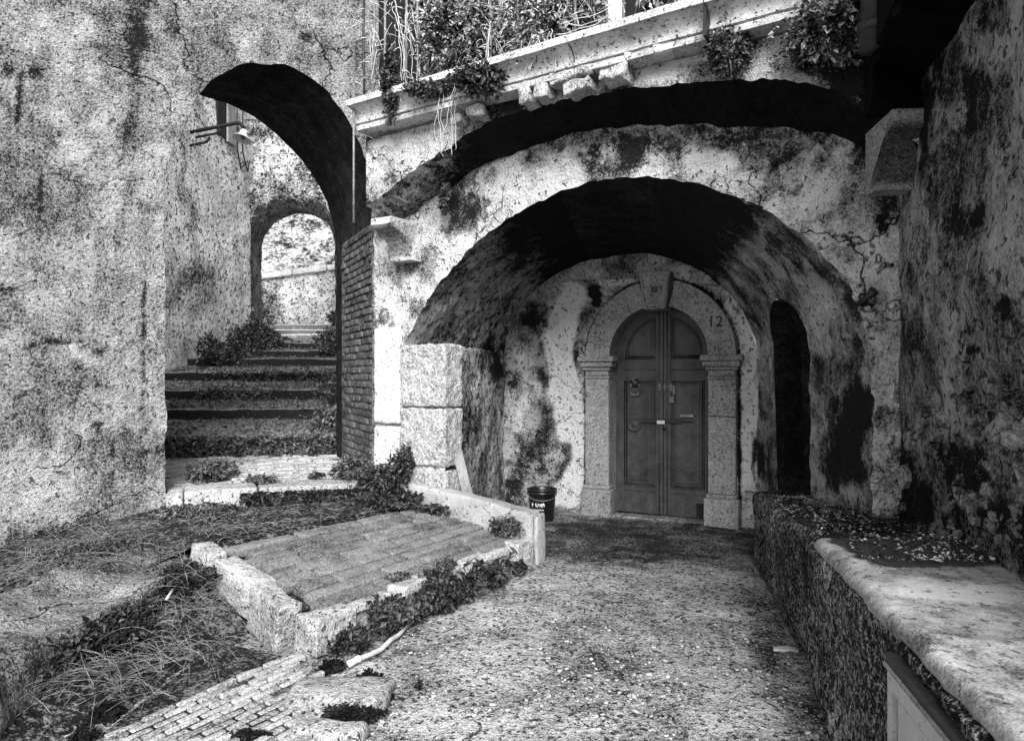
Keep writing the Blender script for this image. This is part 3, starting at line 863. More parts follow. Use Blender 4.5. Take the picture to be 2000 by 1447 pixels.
# --- door (part) with leaves and ironwork (sub-parts)
door = bpy.data.objects.new('door', None); COL.objects.link(door); door.parent = house
door['label'] = 'old dark two-leaf panelled wooden door with a round top'
door.location = Vector(BW.p(DC, 0.0, -.12).tolist()) - world_loc(house)
DO = -.21
def lz(x):      # height of the arched head at x from the door's centre
    return 1.832 + math.sqrt(max(0, DH * DH - x * x))
def slab(outline, o0, o1):
    n = len(outline)
    V = [(DC + x, o1, z) for x, z in outline] + [(DC + x, o0, z) for x, z in outline]
    F = [list(range(n)), [n + i for i in range(n)][::-1]] + [[i, i + n, (i + 1) % n + n, (i + 1) % n] for i in range(n)]
    return in_frame(BW, V), F
def arc_pts(x0, x1, inset, n=14):
    r = DH - inset
    return [(x, 1.832 + math.sqrt(max(0, r * r - x * x))) for x in np.linspace(x0, x1, n)]
for s in (-1, 1):
    xs = lambda x: s * x
    order = (lambda p: p) if s > 0 else (lambda p: [(-a, b) for a, b in p][::-1])
    sub('door_leaf', slab(order([(.004, .015), (DH, .015), (DH, 1.832)] + arc_pts(DH, .004, 0)), DO - .05, DO), 'door_wood', door, smooth=False)
    rails = []
    rails.append(slab(order([(.004, .017), (.085, .017), (.085, 2.36), (.004, 2.385)]), DO, DO + .022))
    rails.append(slab(order([(DH - .10, .017), (DH - .005, .017), (DH - .005, 1.83), (DH - .10, 1.83)]), DO, DO + .02))
    rails.append(slab(order([(.087, .017), (DH - .102, .017), (DH - .102, .33), (.087, .33)]), DO, DO + .02))
    rails.append(slab(order([(.087, 1.55), (DH - .102, 1.55), (DH - .102, 1.80), (.087, 1.80)]), DO, DO + .02))
    oarc, iarc = arc_pts(DH - .005, .087, .003), arc_pts(.087, DH - .115, .11)
    rails.append(slab(order(oarc + iarc + [(DH - .115, 1.801), (DH - .005, 1.801)]), DO, DO + .02))
    sub('door_frame', join(*rails), 'door_wood', door, smooth=False)
    mould = []
    def mstrip(pts, r, o):
        P = BW.p(np.array([DC + s * p[0] for p in pts]), np.array([p[1] for p in pts]), np.full(len(pts), DO + o))
        mould.append(tube(P, r, 5))
    x0, x1 = .087, DH - .102
    for ins, o in ((.004, .022), (.028, .012)):
        mstrip([(x0 + ins, .33 + ins), (x1 - ins, .33 + ins), (x1 - ins, 1.55 - ins), (x0 + ins, 1.55 - ins), (x0 + ins, .33 + ins)], .009, o)
        top = [(x, 1.832 + math.sqrt(max(0, (DH - .11 - ins) ** 2 - x * x))) for x in np.linspace(x0 + ins, DH - .125 - ins, 14)]
        mstrip([(x0 + ins, 1.803 + ins)] + top + [(DH - .125 - ins, 1.803 + ins), (x0 + ins, 1.803 + ins)], .009, o)
    mstrip([(.046, .02), (.046, 2.37)], .008, .022)
    mstrip([(.09, 1.675), (x1, 1.675)], .007, .02)
    mstrip([(.09, .27), (x1, .27)], .006, .02)
    sub('door_moulding', join(*mould), 'door_wood', door)
    sub('door_panel', slab(order([(x0 + .06, .39), (x1 - .06, .39), (x1 - .06, 1.49), (x0 + .06, 1.49)]), DO, DO + .014), 'door_wood', door, smooth=False)
    tp = [(x, 1.832 + math.sqrt(max(0, (DH - .17) ** 2 - x * x))) for x in np.linspace(DH - .20, x0 + .06, 12)]
    sub('door_panel', slab(order([(x0 + .06, 1.86), (DH - .20, 1.86)] + tp), DO, DO + .014), 'door_wood', door, smooth=False)
def on_door(px, py, o=.03):
    t, z = BW.on(px, py, DO + o)
    return t, z
def dtube(pts, r, o, sides=8):
    q = [on_door(*p, o) for p in pts]
    return tube(BW.p(np.array([a for a, _ in q]), np.array([b for _, b in q]), np.full(len(q), DO + o)), r, sides)
def dbox(px0, py0, px1, py1, o0, o1):
    t0, z1 = on_door(px0, py0, o1); t1, z0 = on_door(px1, py1, o1)
    return fbox(BW, t0, t1, z0, z1, DO + o0, DO + o1)
# lion-head style knocker
t, z = on_door(1240, 748)
def ddisc(t, z, prof, segs=24):
    V, F = lathe(prof, segs)
    W = np.stack([V[:, 0] + t, V[:, 2] + DO, V[:, 1] + z], -1)
    return in_frame(BW, W), F
sub('knocker_plate', ddisc(t, z, [(.0, .05), (.03, .048), (.05, .03), (.055, .018)]), 'dark_iron', door)
sub('knocker_ring', dtube([(1233, 750), (1230, 762), (1233, 770), (1240, 772), (1247, 770), (1250, 762), (1247, 750)], .011, .045), 'pale_iron', door)
sub('knocker_mask', dtube([(1236, 742), (1240, 750), (1244, 742), (1240, 738), (1236, 742)], .009, .06), 'pale_iron', door)
t, z = on_door(1239, 829)
sub('bell_pull', ddisc(t, z, [(.0, .055), (.014, .055), (.022, .03), (.032, .048), (.040, .028), (.058, .026), (.066, .046), (.078, .044), (.086, .010)]), 'door_wood', door, label='round turned wooden boss below the knocker')
sub('lock_bar', dbox(1254, 816, 1331, 827, .022, .045), 'dark_iron', door, smooth=False)
sub('latch_plate', dbox(1283, 821, 1298, 828, .046, .056), 'white_paint', door, smooth=False)
sub('bolt', join(dtube([(1283, 756), (1318, 756)], .009, .04), dbox(1286, 750, 1291, 763, .02, .045), dbox(1296, 750, 1300, 763, .02, .045), dbox(1308, 750, 1313, 763, .02, .045), dbox(1314, 753, 1318, 770, .03, .04)), 'pale_iron', door, smooth=False)
sub('padlock', join(dbox(1307, 774, 1316, 786, .03, .06), dtube([(1308, 774), (1309, 768), (1311.5, 766), (1314, 768), (1315, 774)], .005, .045)), 'pale_iron', door, smooth=False)
t, z = on_door(1297, 838)
sub('keyhole', ddisc(t, z, [(.0, .026), (.02, .026), (.024, .022)]), 'black_paint', door)
sub('letter_ledge', dbox(1328, 809, 1354, 815, .014, .05), 'pale_iron', door, smooth=False)
sub('letter_slot', dbox(1333, 822, 1352, 826, .012, .018), 'black_paint', door, smooth=False)
sub('cat_hole', dbox(1360, 983, 1384, 1012, .018, .026), 'black_paint', door, smooth=False)

# --- pale stones of the pier left of the arch
def pier(px0, py0, px1, py1, o1, mat, name, seed, rough=.006, kk=12, freq=9, bev=.02, o0=-.25, lab=None):
    ta, za = FW.on(px0, py0, o1); tb, zb = FW.on(px1, py1, o1)
    V, F = fblock(FW, ta, tb, zb, za, o0, o1, k=kk, bevel=bev, rough=rough, seed=seed, freq=freq)
    return part(name, V, F, mat, house, label=lab)
pier(729, 640, 778, 829, .05, 'white_stone', 'pilaster_stone', 3, rough=.014, kk=16, bev=.03, lab='tall smooth white pilaster stone beside the bricks')
pier(728, 831, 776, 925, .045, 'white_stone', 'pilaster_stone', 4, rough=.014, kk=16, bev=.03)
pier(782, 674, 869, 796, .03, 'hammered_stone', 'quoin_stone', 5, rough=.018, kk=22, freq=20, bev=.02, lab='topmost bush-hammered pale block at the foot of the big arch')
pier(781, 796.5, 870, 913, .034, 'hammered_stone', 'quoin_stone', 6, rough=.018, kk=22, freq=20, bev=.02)
pier(781, 913.5, 871, 1010, .03, 'hammered_stone', 'quoin_stone', 7, rough=.018, kk=22, freq=20, bev=.02)

# --- relieving arch that carries the balcony
GO = .38
GW = Frame(FW.o + FW.n * GO, FW.d, FW.n)
fe = [(715, 400), (735, 392), (755, 377), (790, 348), (830, 318), (865, 295), (900, 272), (930, 254), (960, 238), (1010, 217), (1060, 204), (1100, 195), (1200, 176), (1300, 165), (1400, 158), (1480, 155), (1560, 160), (1610, 173), (1650, 190), (1700, 222), (1760, 262), (1800, 290)]
be = [(790, 425), (805, 418), (822, 410), (850, 388), (887, 359), (905, 345), (922, 331), (965, 312), (1012, 297), (1060, 280), (1112, 265), (1150, 258), (1190, 252), (1250, 247), (1320, 246), (1400, 247), (1480, 247), (1540, 251), (1600, 262), (1650, 278), (1690, 290), (1750, 320)]
M = 170
gt_, gz_ = dense(GW, fe, M)
bt_, bz_ = dense(FW, be, M)
jz = .012 * fbm(np.stack([gt_ * 4, gz_ * 4, gz_ * 0], -1), 4, 81) + .026 * fbm(np.stack([gt_ * 14, gz_ * 14, gz_ * 0], -1), 3, 82)
rows = 26
CZ = 3.86
zz = (gz_ + jz)[None] + np.linspace(0, 1, rows)[:, None] * (CZ - gz_ - jz)[None]
tt = np.broadcast_to(gt_, zz.shape)
P0 = GW.p(tt, zz)
GP = GW.p(tt, zz, .03 * fbm(P0 * 2.6, 4, 83) + .012 * fbm(P0 * 10, 3, 84))
GP[-2:] += np.array([FW.n[0], FW.n[1], 0]) * -.10
gtn = blobs(GP, [(780, 300, 70, 60, .35), (860, 250, 50, 30, .3), (900, 230, 40, 30, .2), (1010, 190, 30, 20, -.1), (1230, 140, 90, 30, .35), (1340, 110, 60, 30, .3), (980, 210, 40, 30, -.3), (1000, 170, 60, 18, -.4), (1560, 120, 80, 40, -.1), (1690, 190, 80, 70, -.5), (1650, 120, 60, 60, -.3), (760, 240, 40, 20, -.1)], 10)  # right end painted darker as shade by the eave
part('relieving_arch', GP.reshape(-1, 3), grid_faces(rows, M)[:, ::-1], 'arch_plaster', house, tone=gtn)
k = 16
fr0 = GP[0]
bk = FW.p(bt_, bz_, .0)
gg = np.linspace(0, 1, k)[:, None, None]
SS = fr0[None] * (1 - gg) + bk[None] * gg
sp_, _ = proj(SS)
dn = .05 * fbm(SS * 5, 4, 85) * np.minimum(1, gg * 5)[..., 0]
SS[..., 2] += dn
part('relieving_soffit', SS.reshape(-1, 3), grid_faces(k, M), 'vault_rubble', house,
     tone=-1.15 + np.clip((1010 - sp_) / 170, 0, 1) * 1.2)  # light fading from the left end to black is put into the tone
# left return of the relieving arch
zl = np.linspace(GP[0, 0, 2], CZ, 12)
ol = np.linspace(0, -.55, 8)
O_, Z_ = np.meshgrid(ol, zl, indexing='ij')
part('arch_return', GW.p(np.full_like(O_, gt_[0]), Z_, O_).reshape(-1, 3), grid_faces(8, 12), 'arch_plaster', house)

# rubble stones under the cornice
stones = [(1038, 188, 30, 44), (1070, 180, 34, 40), (1110, 160, 60, 26), (1150, 150, 50, 22), (1184, 133, 26, 14), (1205, 124, 22, 14), (1245, 119, 34, 15), (1270, 112, 28, 22), (1303, 104, 40, 22), (1330, 96, 18, 14), (1352, 90, 30, 16),
          (1520, 42, 40, 26), (1462, 54, 28, 16), (1580, 30, 30, 22), (940, 225, 40, 20), (905, 240, 30, 18), (1140, 178, 60, 22), (1210, 150, 60, 30)]
for q, (px, py, wx, hy) in enumerate(stones):
    t, z = GW.on(px, py, .03)
    sc_ = np.linalg.norm(GW.p(t, z)[:2]) / FPX * .9
    V, F = block((wx * sc_, .18, hy * sc_ * 1.1), k=8, bevel=.018, rough=.026, seed=q, freq=13)
    me = mesh_data('rubble_stone', V, F, 'white_stone' if q in (4, 5, 6, 7, 8, 9, 10, 11, 12) else 'kerb_stone')
    place('rubble_stone', me, house, GW.p(t, z, .07), (rnd.uniform(-.1, .1), rnd.uniform(-.25, .1), GW.ang() + rnd.uniform(-.1, .1)))

# corbels
def corbel(o2, d2, n2, wid, z0, z1, seed, lab):
    fr = Frame(o2, d2, n2)
    H = z1 - z0
    pf = [(0, 0), (.16, 0), (.17, .06)]
    pf += [(.17 + .26 * (1 - math.cos(a)) , .06 + (.72) * math.sin(a) * .95) for a in np.linspace(.1, R(85), 8)]
    pf += [(.45, .83), (.45, .97), (.44, 1.0), (0, 1.0)]
    npf_ = len(pf)
    V, F = [], []
    tl = np.linspace(-wid / 2, wid / 2, 6)
    for t in tl:
        for (o, z) in pf:
            V.append((t, o * .95, z0 + z * H))
    for i in range(5):
        for j in range(npf_):
            F.append([i * npf_ + j, (i + 1) * npf_ + j, (i + 1) * npf_ + (j + 1) % npf_, i * npf_ + (j + 1) % npf_])
    F.append(list(range(npf_))); F.append([5 * npf_ + j for j in range(npf_)][::-1])
    W = in_frame(fr, V)
    W = W + np.stack([fbm(W * 12 + 9 * i, 3, seed + i) for i in range(3)], -1) * .006
    hand = fr.d[0] * fr.n[1] - fr.d[1] * fr.n[0]
    ct_ = np.array([(-.42 if seed == 5 else -.22) if (o > .17 and z < .82) else (.12 if seed == 3 else .0) for t in tl for (o, z) in pf])  # hollow front darkened: stains plus painted shade that brings out the curve
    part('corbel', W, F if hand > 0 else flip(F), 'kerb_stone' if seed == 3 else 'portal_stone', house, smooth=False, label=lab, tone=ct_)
corbel(FW.p(-.42, 0)[:2] , FW.d, FW.n, .24, 2.70, 3.06, 3, 'pale scrolled stone corbel at the left end of the upper arch')
a = R(8)
corbel((2.375, 4.36), (math.cos(a), -math.sin(a)), (-math.sin(a), -math.cos(a)), .22, 2.75, 3.15, 5, 'dark stone corbel in the corner by the right wall')

# cornice in five lengths
cp = [(.30, 3.85), (.54, 3.85), (.545, 3.89), (.530, 3.893), (.528, 3.903), (.556, 3.905), (.560, 3.925), (.545, 3.928)]
cp += [(.540 + .10 * (1 - math.cos(x)), 3.935 + .10 * math.sin(x)) for x in np.linspace(0, R(90), 8)]
cp += [(.635, 4.037), (.66, 4.038), (.664, 4.09), (.63, 4.098), (.1, 4.095)]
cuts = [-.62, .50, 1.62, 2.62, 3.22, 3.78]
for q in range(5):
    ta, tb = cuts[q] + .006, cuts[q + 1] - .006
    tl = np.linspace(ta, tb, 14)
    V = np.array([(t, o, z) for t in tl for (o, z) in cp])
    V[:, 1] += .006 * fbm(V * 5, 3, 90 + q); V[:, 2] += .005 * fbm(V * 6 + 5, 3, 91 + q)
    m_ = len(cp)
    F = flip(grid_faces(14, m_).tolist())
    F.append(list(range(m_))); F.append([13 * m_ + j for j in range(m_)][::-1])
    part('cornice_stone', in_frame(FW, V), F, 'weathered_cornice', house, smooth=False)
part('cornice_strap', *fbox(FW, 2.612, 2.632, 3.83, 4.1, .3, .64), 'dark_iron', house, smooth=False)
# terrace floor and the house wall behind it
part('terrace_floor', *fbox(FW, -.62, 3.9, 3.98, 4.08, -3.0, .1), 'grey_plaster', house, smooth=False)
HT, HZ = np.meshgrid(np.linspace(-2.6, 5.0, 60), np.linspace(4.08, 7.6, 36), indexing='ij')
HP = FW.p(HT, HZ, -1.5 + .03 * fbm(np.stack([HT * 2, HZ * 2, HT * 0], -1), 3, 95))
part('upper_wall', HP.reshape(-1, 3), grid_faces(60, 36), 'grey_plaster', house, tone=-.35 + 0 * HT)
for (px0, px1, py1) in ((944, 956, 52), (1186, 1214, 45), (1040, 1052, 20)):
    t0, z0 = FW.on(px0, py1, -1.4); t1, z1 = FW.on(px1, 0, -1.4)
    part('white_shutter', *fbox(FW, t0, t1, 4.1, 6.4, -1.46, -1.40), 'white_paint', house, smooth=False)
t0, _ = FW.on(722, 100, -1.4); t1, _ = FW.on(850, 100, -1.4)
part('dark_window', *fbox(FW, t0 - .25, t1 - .05, 4.3, 7.2, -1.5, -1.40), 'black_paint', house, smooth=False)

# ================================================================== RIGHT HOUSE
rhouse = root('right_house', 'high mouldy plaster wall on the right under a black eave', 'building', (2.1, 3.0, -.1))
tA, zA = np.linspace(-.25, 3.2, 150), np.linspace(-.1, 4.3, 170)
RTt, RZz = np.meshgrid(tA, zA, indexing='ij')
RP0 = RW.p(RTt, RZz)
lowr = np.clip(1.6 - RZz, 0, 1)
RP = RW.p(RTt, RZz, .05 * fbm(RP0 * 1.0, 3, 101) + .03 * fbm(RP0 * 3.4, 4, 102) + (.014 + .02 * lowr) * fbm(RP0 * 10, 3, 103))
rt = blobs(RP, [(1850, 950, 200, 110, -.32), (1950, 1050, 120, 80, -.35), (1780, 980, 60, 60, -.3), (1760, 640, 60, 50, -.12), (1850, 690, 60, 40, -.1), (1890, 450, 40, 50, -.25), (1900, 200, 30, 60, -.2), (1810, 320, 22, 60, -.5),
                (1840, 220, 50, 50, .0), (1960, 450, 50, 100, .12), (1960, 560, 60, 60, .06), (1960, 600, 20, 20, -.3), (1850, 600, 60, 60, .1), (1900, 690, 40, 5, -.5), (1960, 590, 40, 6, -.5), (1940, 830, 60, 70, .12),
                (1860, 820, 50, 40, .16), (1790, 560, 12, 50, -.3), (1860, 560, 25, 25, .1), (1960, 900, 40, 40, .1), (1900, 420, 15, 40, -.45), (1860, 750, 20, 20, .12), (1780, 760, 30, 30, .1), (1850, 130, 50, 90, -.40), (1930, 20, 60, 70, -.35), (1800, 230, 30, 70, -.4)], 16)  # last spots paint the eave's shade onto the top of the wall
part('wall', RP.reshape(-1, 3), grid_faces(*RP.shape[:2])[:, ::-1], 'right_plaster', rhouse, tone=rt + .10)
# fieldstones showing through the lost render
rs = [(1945, 840, 38, 34), (1975, 860, 34, 30), (1925, 815, 26, 22), (1968, 815, 30, 18), (1990, 900, 30, 30), (1950, 905, 28, 30), (1975, 935, 26, 36), (1915, 905, 26, 22), (1880, 780, 34, 24), (1850, 735, 22, 34), (1990, 790, 22, 22),
      (1960, 765, 26, 16), (1920, 960, 24, 24), (1985, 985, 24, 26), (1945, 1000, 22, 20), (1760, 930, 18, 26), (1745, 965, 18, 22), (1770, 860, 18, 22), (1820, 850, 26, 18), (1870, 930, 22, 18), (1900, 850, 24, 20), (1725, 905, 14, 20), (1730, 985, 14, 18),
      (1755, 1000, 14, 14), (1830, 905, 20, 16), (1985, 1040, 26, 30), (1890, 1010, 22, 16)]
rs += [(rnd.uniform(1790, 2005), rnd.uniform(770, 1060), rnd.uniform(8, 20), rnd.uniform(7, 18)) for _ in range(46)]
for q, (px, py, wx, hy) in enumerate(rs):
    t, z = RW.on(px, py, .03)
    P = RW.p(t, z, .0)
    sc_ = P[1] / FPX
    fx = 1.0 / max(.35, abs(RW.d[0] - (px - 1000) / FPX * RW.d[1]))
    V, F = block((min(.30, wx * sc_ * fx * .85), .10, hy * sc_), k=6, bevel=.010, rough=.055 if q < 27 else .03, seed=q + 40, freq=6 if q < 27 else 11)
    me = mesh_data('fieldstone', V, F, 'portal_stone' if q in (0, 1, 6, 15, 16) else 'right_plaster', smooth=q % 2 == 0)
    place('fieldstone', me, rhouse, RW.p(t, z, -.02), (rnd.uniform(-.15, .15), rnd.uniform(-.8, .8), RW.ang() + rnd.uniform(-.12, .12)))
# eave: soffit boards on rafters, over the corner
EZ = 3.42
ev = [(2.10, 4.08), (2.46, 4.30), (1.55, .6), (.95, .9)]
def prism(poly, z0, z1):
    n = len(poly)
    V = [(x, y, z0) for x, y in poly] + [(x, y, z1) for x, y in poly]
    F = [list(range(n)), [n + i for i in range(n)][::-1]] + [[i, i + n, (i + 1) % n + n, (i + 1) % n] for i in range(n)]
    a = sum(poly[i][0] * poly[(i + 1) % n][1] - poly[(i + 1) % n][0] * poly[i][1] for i in range(n))
    return np.array(V, float), (flip(F) if a > 0 else F)
V, F = prism([(2.12, 4.10), (2.60, 4.35), (1.75, .9), (1.05, .9)], EZ, EZ + .14)
for q_ in (1, 2): V[q_, 2] = 3.34
V[:, 2] = np.where(np.arange(8) >= 4, 4.4, V[:, 2])
eave = part('eave', V, F, 'eave_timber', rhouse, smooth=False)
for q in range(6):
    y = 1.3 + q * .5
    x0 = 1.05 + (y - .9) * .334 + .03
    part('rafter', *prism([(x0, y), (x0 + .75, y + .05), (x0 + .75, y + .13), (x0, y + .08)], EZ - .05, EZ + .02), 'eave_timber', rhouse, smooth=False)
part('eave_block', *prism([(2.06, 3.90), (2.62, 4.1), (2.64, 4.5), (2.16, 4.18)], 3.18, 4.6), 'eave_timber', rhouse, smooth=False)
t, z = FW.on(1700, 580, .06)
part('iron_peg', *tube([FW.p(t - .12, z - .07, .04), FW.p(t - .02, z - .01, .10), FW.p(t + .03, z + .03, .13)], [.012, .02, .035], 8), 'dark_iron', rhouse)

# ================================================================== PASSAGE BEHIND THE ARCH
PA, PB = np.array([-6.15, 8.2]), np.array([-5.55, 14.5])
PW = Frame(PA, PB - PA, (PB - PA)[::-1] * np.array([1, -1]))
pt_, pz_ = np.meshgrid(np.linspace(0, 6.4, 90), np.linspace(0, 10, 110), indexing='ij')
P0 = PW.p(pt_, pz_)
PP = PW.p(pt_, pz_, .05 * fbm(P0 * .8, 3, 111) + .03 * fbm(P0 * 3, 4, 112))
pt2 = blobs(PP, [(390, 560, 40, 70, -.3), (340, 560, 30, 80, -.2), (430, 420, 50, 120, .15), (410, 330, 50, 60, .15), (380, 430, 40, 30, -.15), (460, 600, 30, 40, -.1), (470, 480, 20, 60, .1)], 12)
pas = root('passage_house', 'sunlit plastered house wall along the left of the stepped lane', 'building', (-5.9, 11, 0))
part('wall', PP.reshape(-1, 3), flip(grid_faces(*PP.shape[:2])), 'passage_plaster', pas, tone=pt2 + .15)
wnd = part('window', *fbox(PW, 4.9, 5.5, 6.25, 7.3, -.02, .06), 'black_paint', pas, smooth=False)
part('shutter', *fbox(PW, 5.2, 5.52, 6.2, 7.1, .065, .10), 'weathered_wood', pas, smooth=False)
for q in range(2):
    o = .05 + q * .04
    part('conduit', *tube([PW.p(5.65 + q * .15, 8.2, o), PW.p(5.65 + q * .15, 6.2, o), PW.p(5.8 + q * .2, 5.85, o), PW.p(6.1, 6.1, o)], .015, 6), 'dark_iron', pas)

sec = root('second_archway', 'smaller dark-rimmed archway standing across the lane at the top of the steps', 'archway', (-4.7, 14.5, 2.2))
SW = Frame((-5.56, 14.5), (1, 0), (0, -1))
ST, SZ = arch_curve(.06, 1.80, 1.9, 4.36, .80, 40, 60)
Sdisp = lambda P: .04 * fbm(P * 1.1, 3, 121) + .025 * fbm(P * 4, 3, 122)
SP, stt, szz = arch_wall(SW, ST, SZ, (-.3, 5.0, 1.8, 10), 40, 70, 4.36, Sdisp, jit=.04, seed=8, gamma=1.5)
cd = np.hypot((stt - .93) / .87, np.maximum(szz - 4.36, 0) / .80)
stn = blobs(SP, [(540, 330, 60, 30, .18), (550, 300, 40, 20, .2)], 10) - .5 * np.clip(1.5 - np.abs(cd - 1.0) / .28, 0, 1) * (cd < 1.5)
part('wall', SP.reshape(-1, 3), flip(grid_faces(*SP.shape[:2])), 'passage_plaster', sec, tone=stn - .18)
bk = SP[0] + np.array([0.0, .5, 0])
gg = np.linspace(0, 1, 10)[:, None, None]
part('arch_soffit', (SP[0][None] * (1 - gg) + bk[None] * gg).reshape(-1, 3), flip(grid_faces(10, len(ST))), 'grey_plaster', sec)

# stair (broad, sloping treads)
stair = root('stone_staircase', 'broad shallow stone steps climbing through the arch, leaves along the risers', 'staircase', (-3.6, 8.3, .55))
steps = [(8.25, .63, .855), (9.3, 1.02, 1.146), (10.3, 1.26, 1.391), (11.3, 1.532, 1.66), (12.3, 1.785, 1.914), (13.2, 1.966, 2.095), (14.0, 2.167, 2.283), (16.0, 2.50, 2.575), (17.2, 2.66, 2.765), (18.4, 2.86, 2.99)]
for q, (y0, zb, zt) in enumerate(steps):
    y1, z1 = (steps[q + 1][0], steps[q + 1][1]) if q + 1 < len(steps) else (22.5, 3.3)
    ang = math.radians(max(0, 11 - q * 1.8))
    xl, xr = (-6.1 if q < 7 else -.36 * y0 - .6), (-.255 * y0 + .6 if q < 7 else -.262 * y0 + .9)
    if q < 5: xr = -.235 * y0 + .25
    nx = 46
    xx = np.linspace(xl, xr, nx)
    prof = [(0, zb - .25), (.0, zb), (.0, zt - .03), (.01, zt - .008), (.04, zt)]
    prof += [(u * (y1 - y0), zt + (z1 - zt) * u) for u in np.linspace(.1, 1.0, 10)]
    prof += [(y1 - y0 + .06, z1 - .02)]
    V = np.array([(x, y0 + p[0] + (x + 3.8) * math.tan(ang), p[1]) for x in xx for p in prof])
    V[:, 1] += .03 * fbm(V * np.array([2.5, .5, 2]), 3, 130 + q)
    V[:, 2] += .025 * fbm(V * np.array([3, 3, .2]), 4, 140 + q)
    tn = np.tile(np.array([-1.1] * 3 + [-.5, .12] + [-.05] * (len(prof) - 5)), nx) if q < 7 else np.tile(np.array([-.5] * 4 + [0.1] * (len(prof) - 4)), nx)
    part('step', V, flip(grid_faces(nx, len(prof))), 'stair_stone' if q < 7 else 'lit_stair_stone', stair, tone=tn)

# landing inside the arch
ln = 50
Lc = [np.array([-3.3, 6.25]), np.array([-1.45, 7.0]), np.array([-1.7, 8.8]), np.array([-4.6, 8.4])]
U, Wv = np.meshgrid(np.linspace(0, 1, ln), np.linspace(0, 1, ln), indexing='ij')
LX = ((1 - U) * (1 - Wv))[..., None] * Lc[0] + (U * (1 - Wv))[..., None] * Lc[1] + (U * Wv)[..., None] * Lc[2] + ((1 - U) * Wv)[..., None] * Lc[3]
LPn = np.stack([LX[..., 0], LX[..., 1], .54 + .09 * Wv], -1)
LPn[..., 2] += .012 * fbm(LPn * 5, 3, 150)
landing = whole('landing', LPn.reshape(-1, 3), flip(grid_faces(ln, ln)), 'kerb_stone', 'pale paved landing between the threshold kerb and the first step', kind='structure')
setm = [mesh_data('paving_brick', *block((.30, .085, .05), k=3, bevel=.008, rough=.005, seed=s, freq=10), 'kerb_stone') for s in range(4)]
def lpt(u, v):
    p = (1 - u) * (1 - v) * Lc[0] + u * (1 - v) * Lc[1] + u * v * Lc[2] + (1 - u) * v * Lc[3]
    return np.array([p[0], p[1], .545 + .09 * v])
for r_ in range(15):
    for q in range(6):
        u, v = .10 + q * .155 + rnd.uniform(-.008, .008) + (.07 if r_ % 2 else 0), .05 + r_ * .062
        if u > .97: continue
        p = lpt(u, v)
        fan = .42 - .75 * u
        place('paving_brick', rnd.choice(setm), landing, (p[0], p[1], p[2] - .012 + rnd.uniform(-.006, .006)), (rnd.uniform(-.02, .02), rnd.uniform(-.02, .02), .41 + fan + rnd.uniform(-.05, .05)))

# threshold kerb
thr = root('threshold_kerb', 'three worn pale kerb stones across the foot of the left archway', 'kerb', (-2.3, 6.4, .3))
for q, (a, b) in enumerate(((322, 357), (359, 504), (507, 712))):
    ta, _ = LW.on(a, 950, .12); tb, _ = LW.on(b, 950, .12)
    V, F = fblock(LW, tb, ta, .22, .565 + .012 * (q % 2), -.22, .12 + .01 * q, k=12, bevel=.03, rough=.012, seed=60 + q, freq=6)
    part('kerb_stone', V, F, 'kerb_stone', thr)

# retaining wall and hillside past the second arch
RTW = Frame((-8.5, 20.0), (1.0, .16), (.16, -1.0))
rt_, rz_ = np.meshgrid(np.linspace(0, 9, 70), np.linspace(0, 1, 40), indexing='ij')
def rtop(t): return 4.3 + .16 * t
zz = 2.4 + rz_ * (rtop(rt_) - 2.4)
P0 = RTW.p(rt_, zz)
PR = RTW.p(rt_, zz, .06 * fbm(P0 * 1.2, 4, 160))
ret = root('retaining_wall', 'sunlit retaining wall with a pale coping seen through the second archway', 'wall', (-6, 20.5, 2.4))
part('wall', PR.reshape(-1, 3), grid_faces(*PR.shape[:2])[:, ::-1], 'passage_plaster', ret, tone=-.02 + 0 * zz + blobs(PR, [(560, 570, 30, 20, .4), (560, 600, 60, 20, .1), (530, 600, 30, 60, -.3)], 8))
cops = 9
for q in range(cops):
    a, b = q * 1.0 + .01, q * 1.0 + .99
    V, F = fblock(RTW, a, b, 0, .16, -.3, .12, k=5, bevel=.03, rough=.02, seed=70 + q)
    V[:, 2] += rtop(np.clip(((V[:, :2] - RTW.o) @ RTW.d), 0, 9)) - .02
    part('coping_stone', V, F, 'white_stone', ret)
hx, hy = np.meshgrid(np.linspace(-24, 12, 70), np.linspace(0, 1, 50), indexing='ij')
HB = np.stack([hx, 20.9 + hy * 26 + .13 * (hx + 8), 4.0 + hy * 24], -1)
HB[..., 2] += 1.0 * fbm(HB * .35, 4, 170) * np.minimum(1, hy * 5)
whole('hillside', HB.reshape(-1, 3), grid_faces(70, 50), 'hill_foliage', 'bright overgrown hillside rising behind the retaining wall', kind='structure')

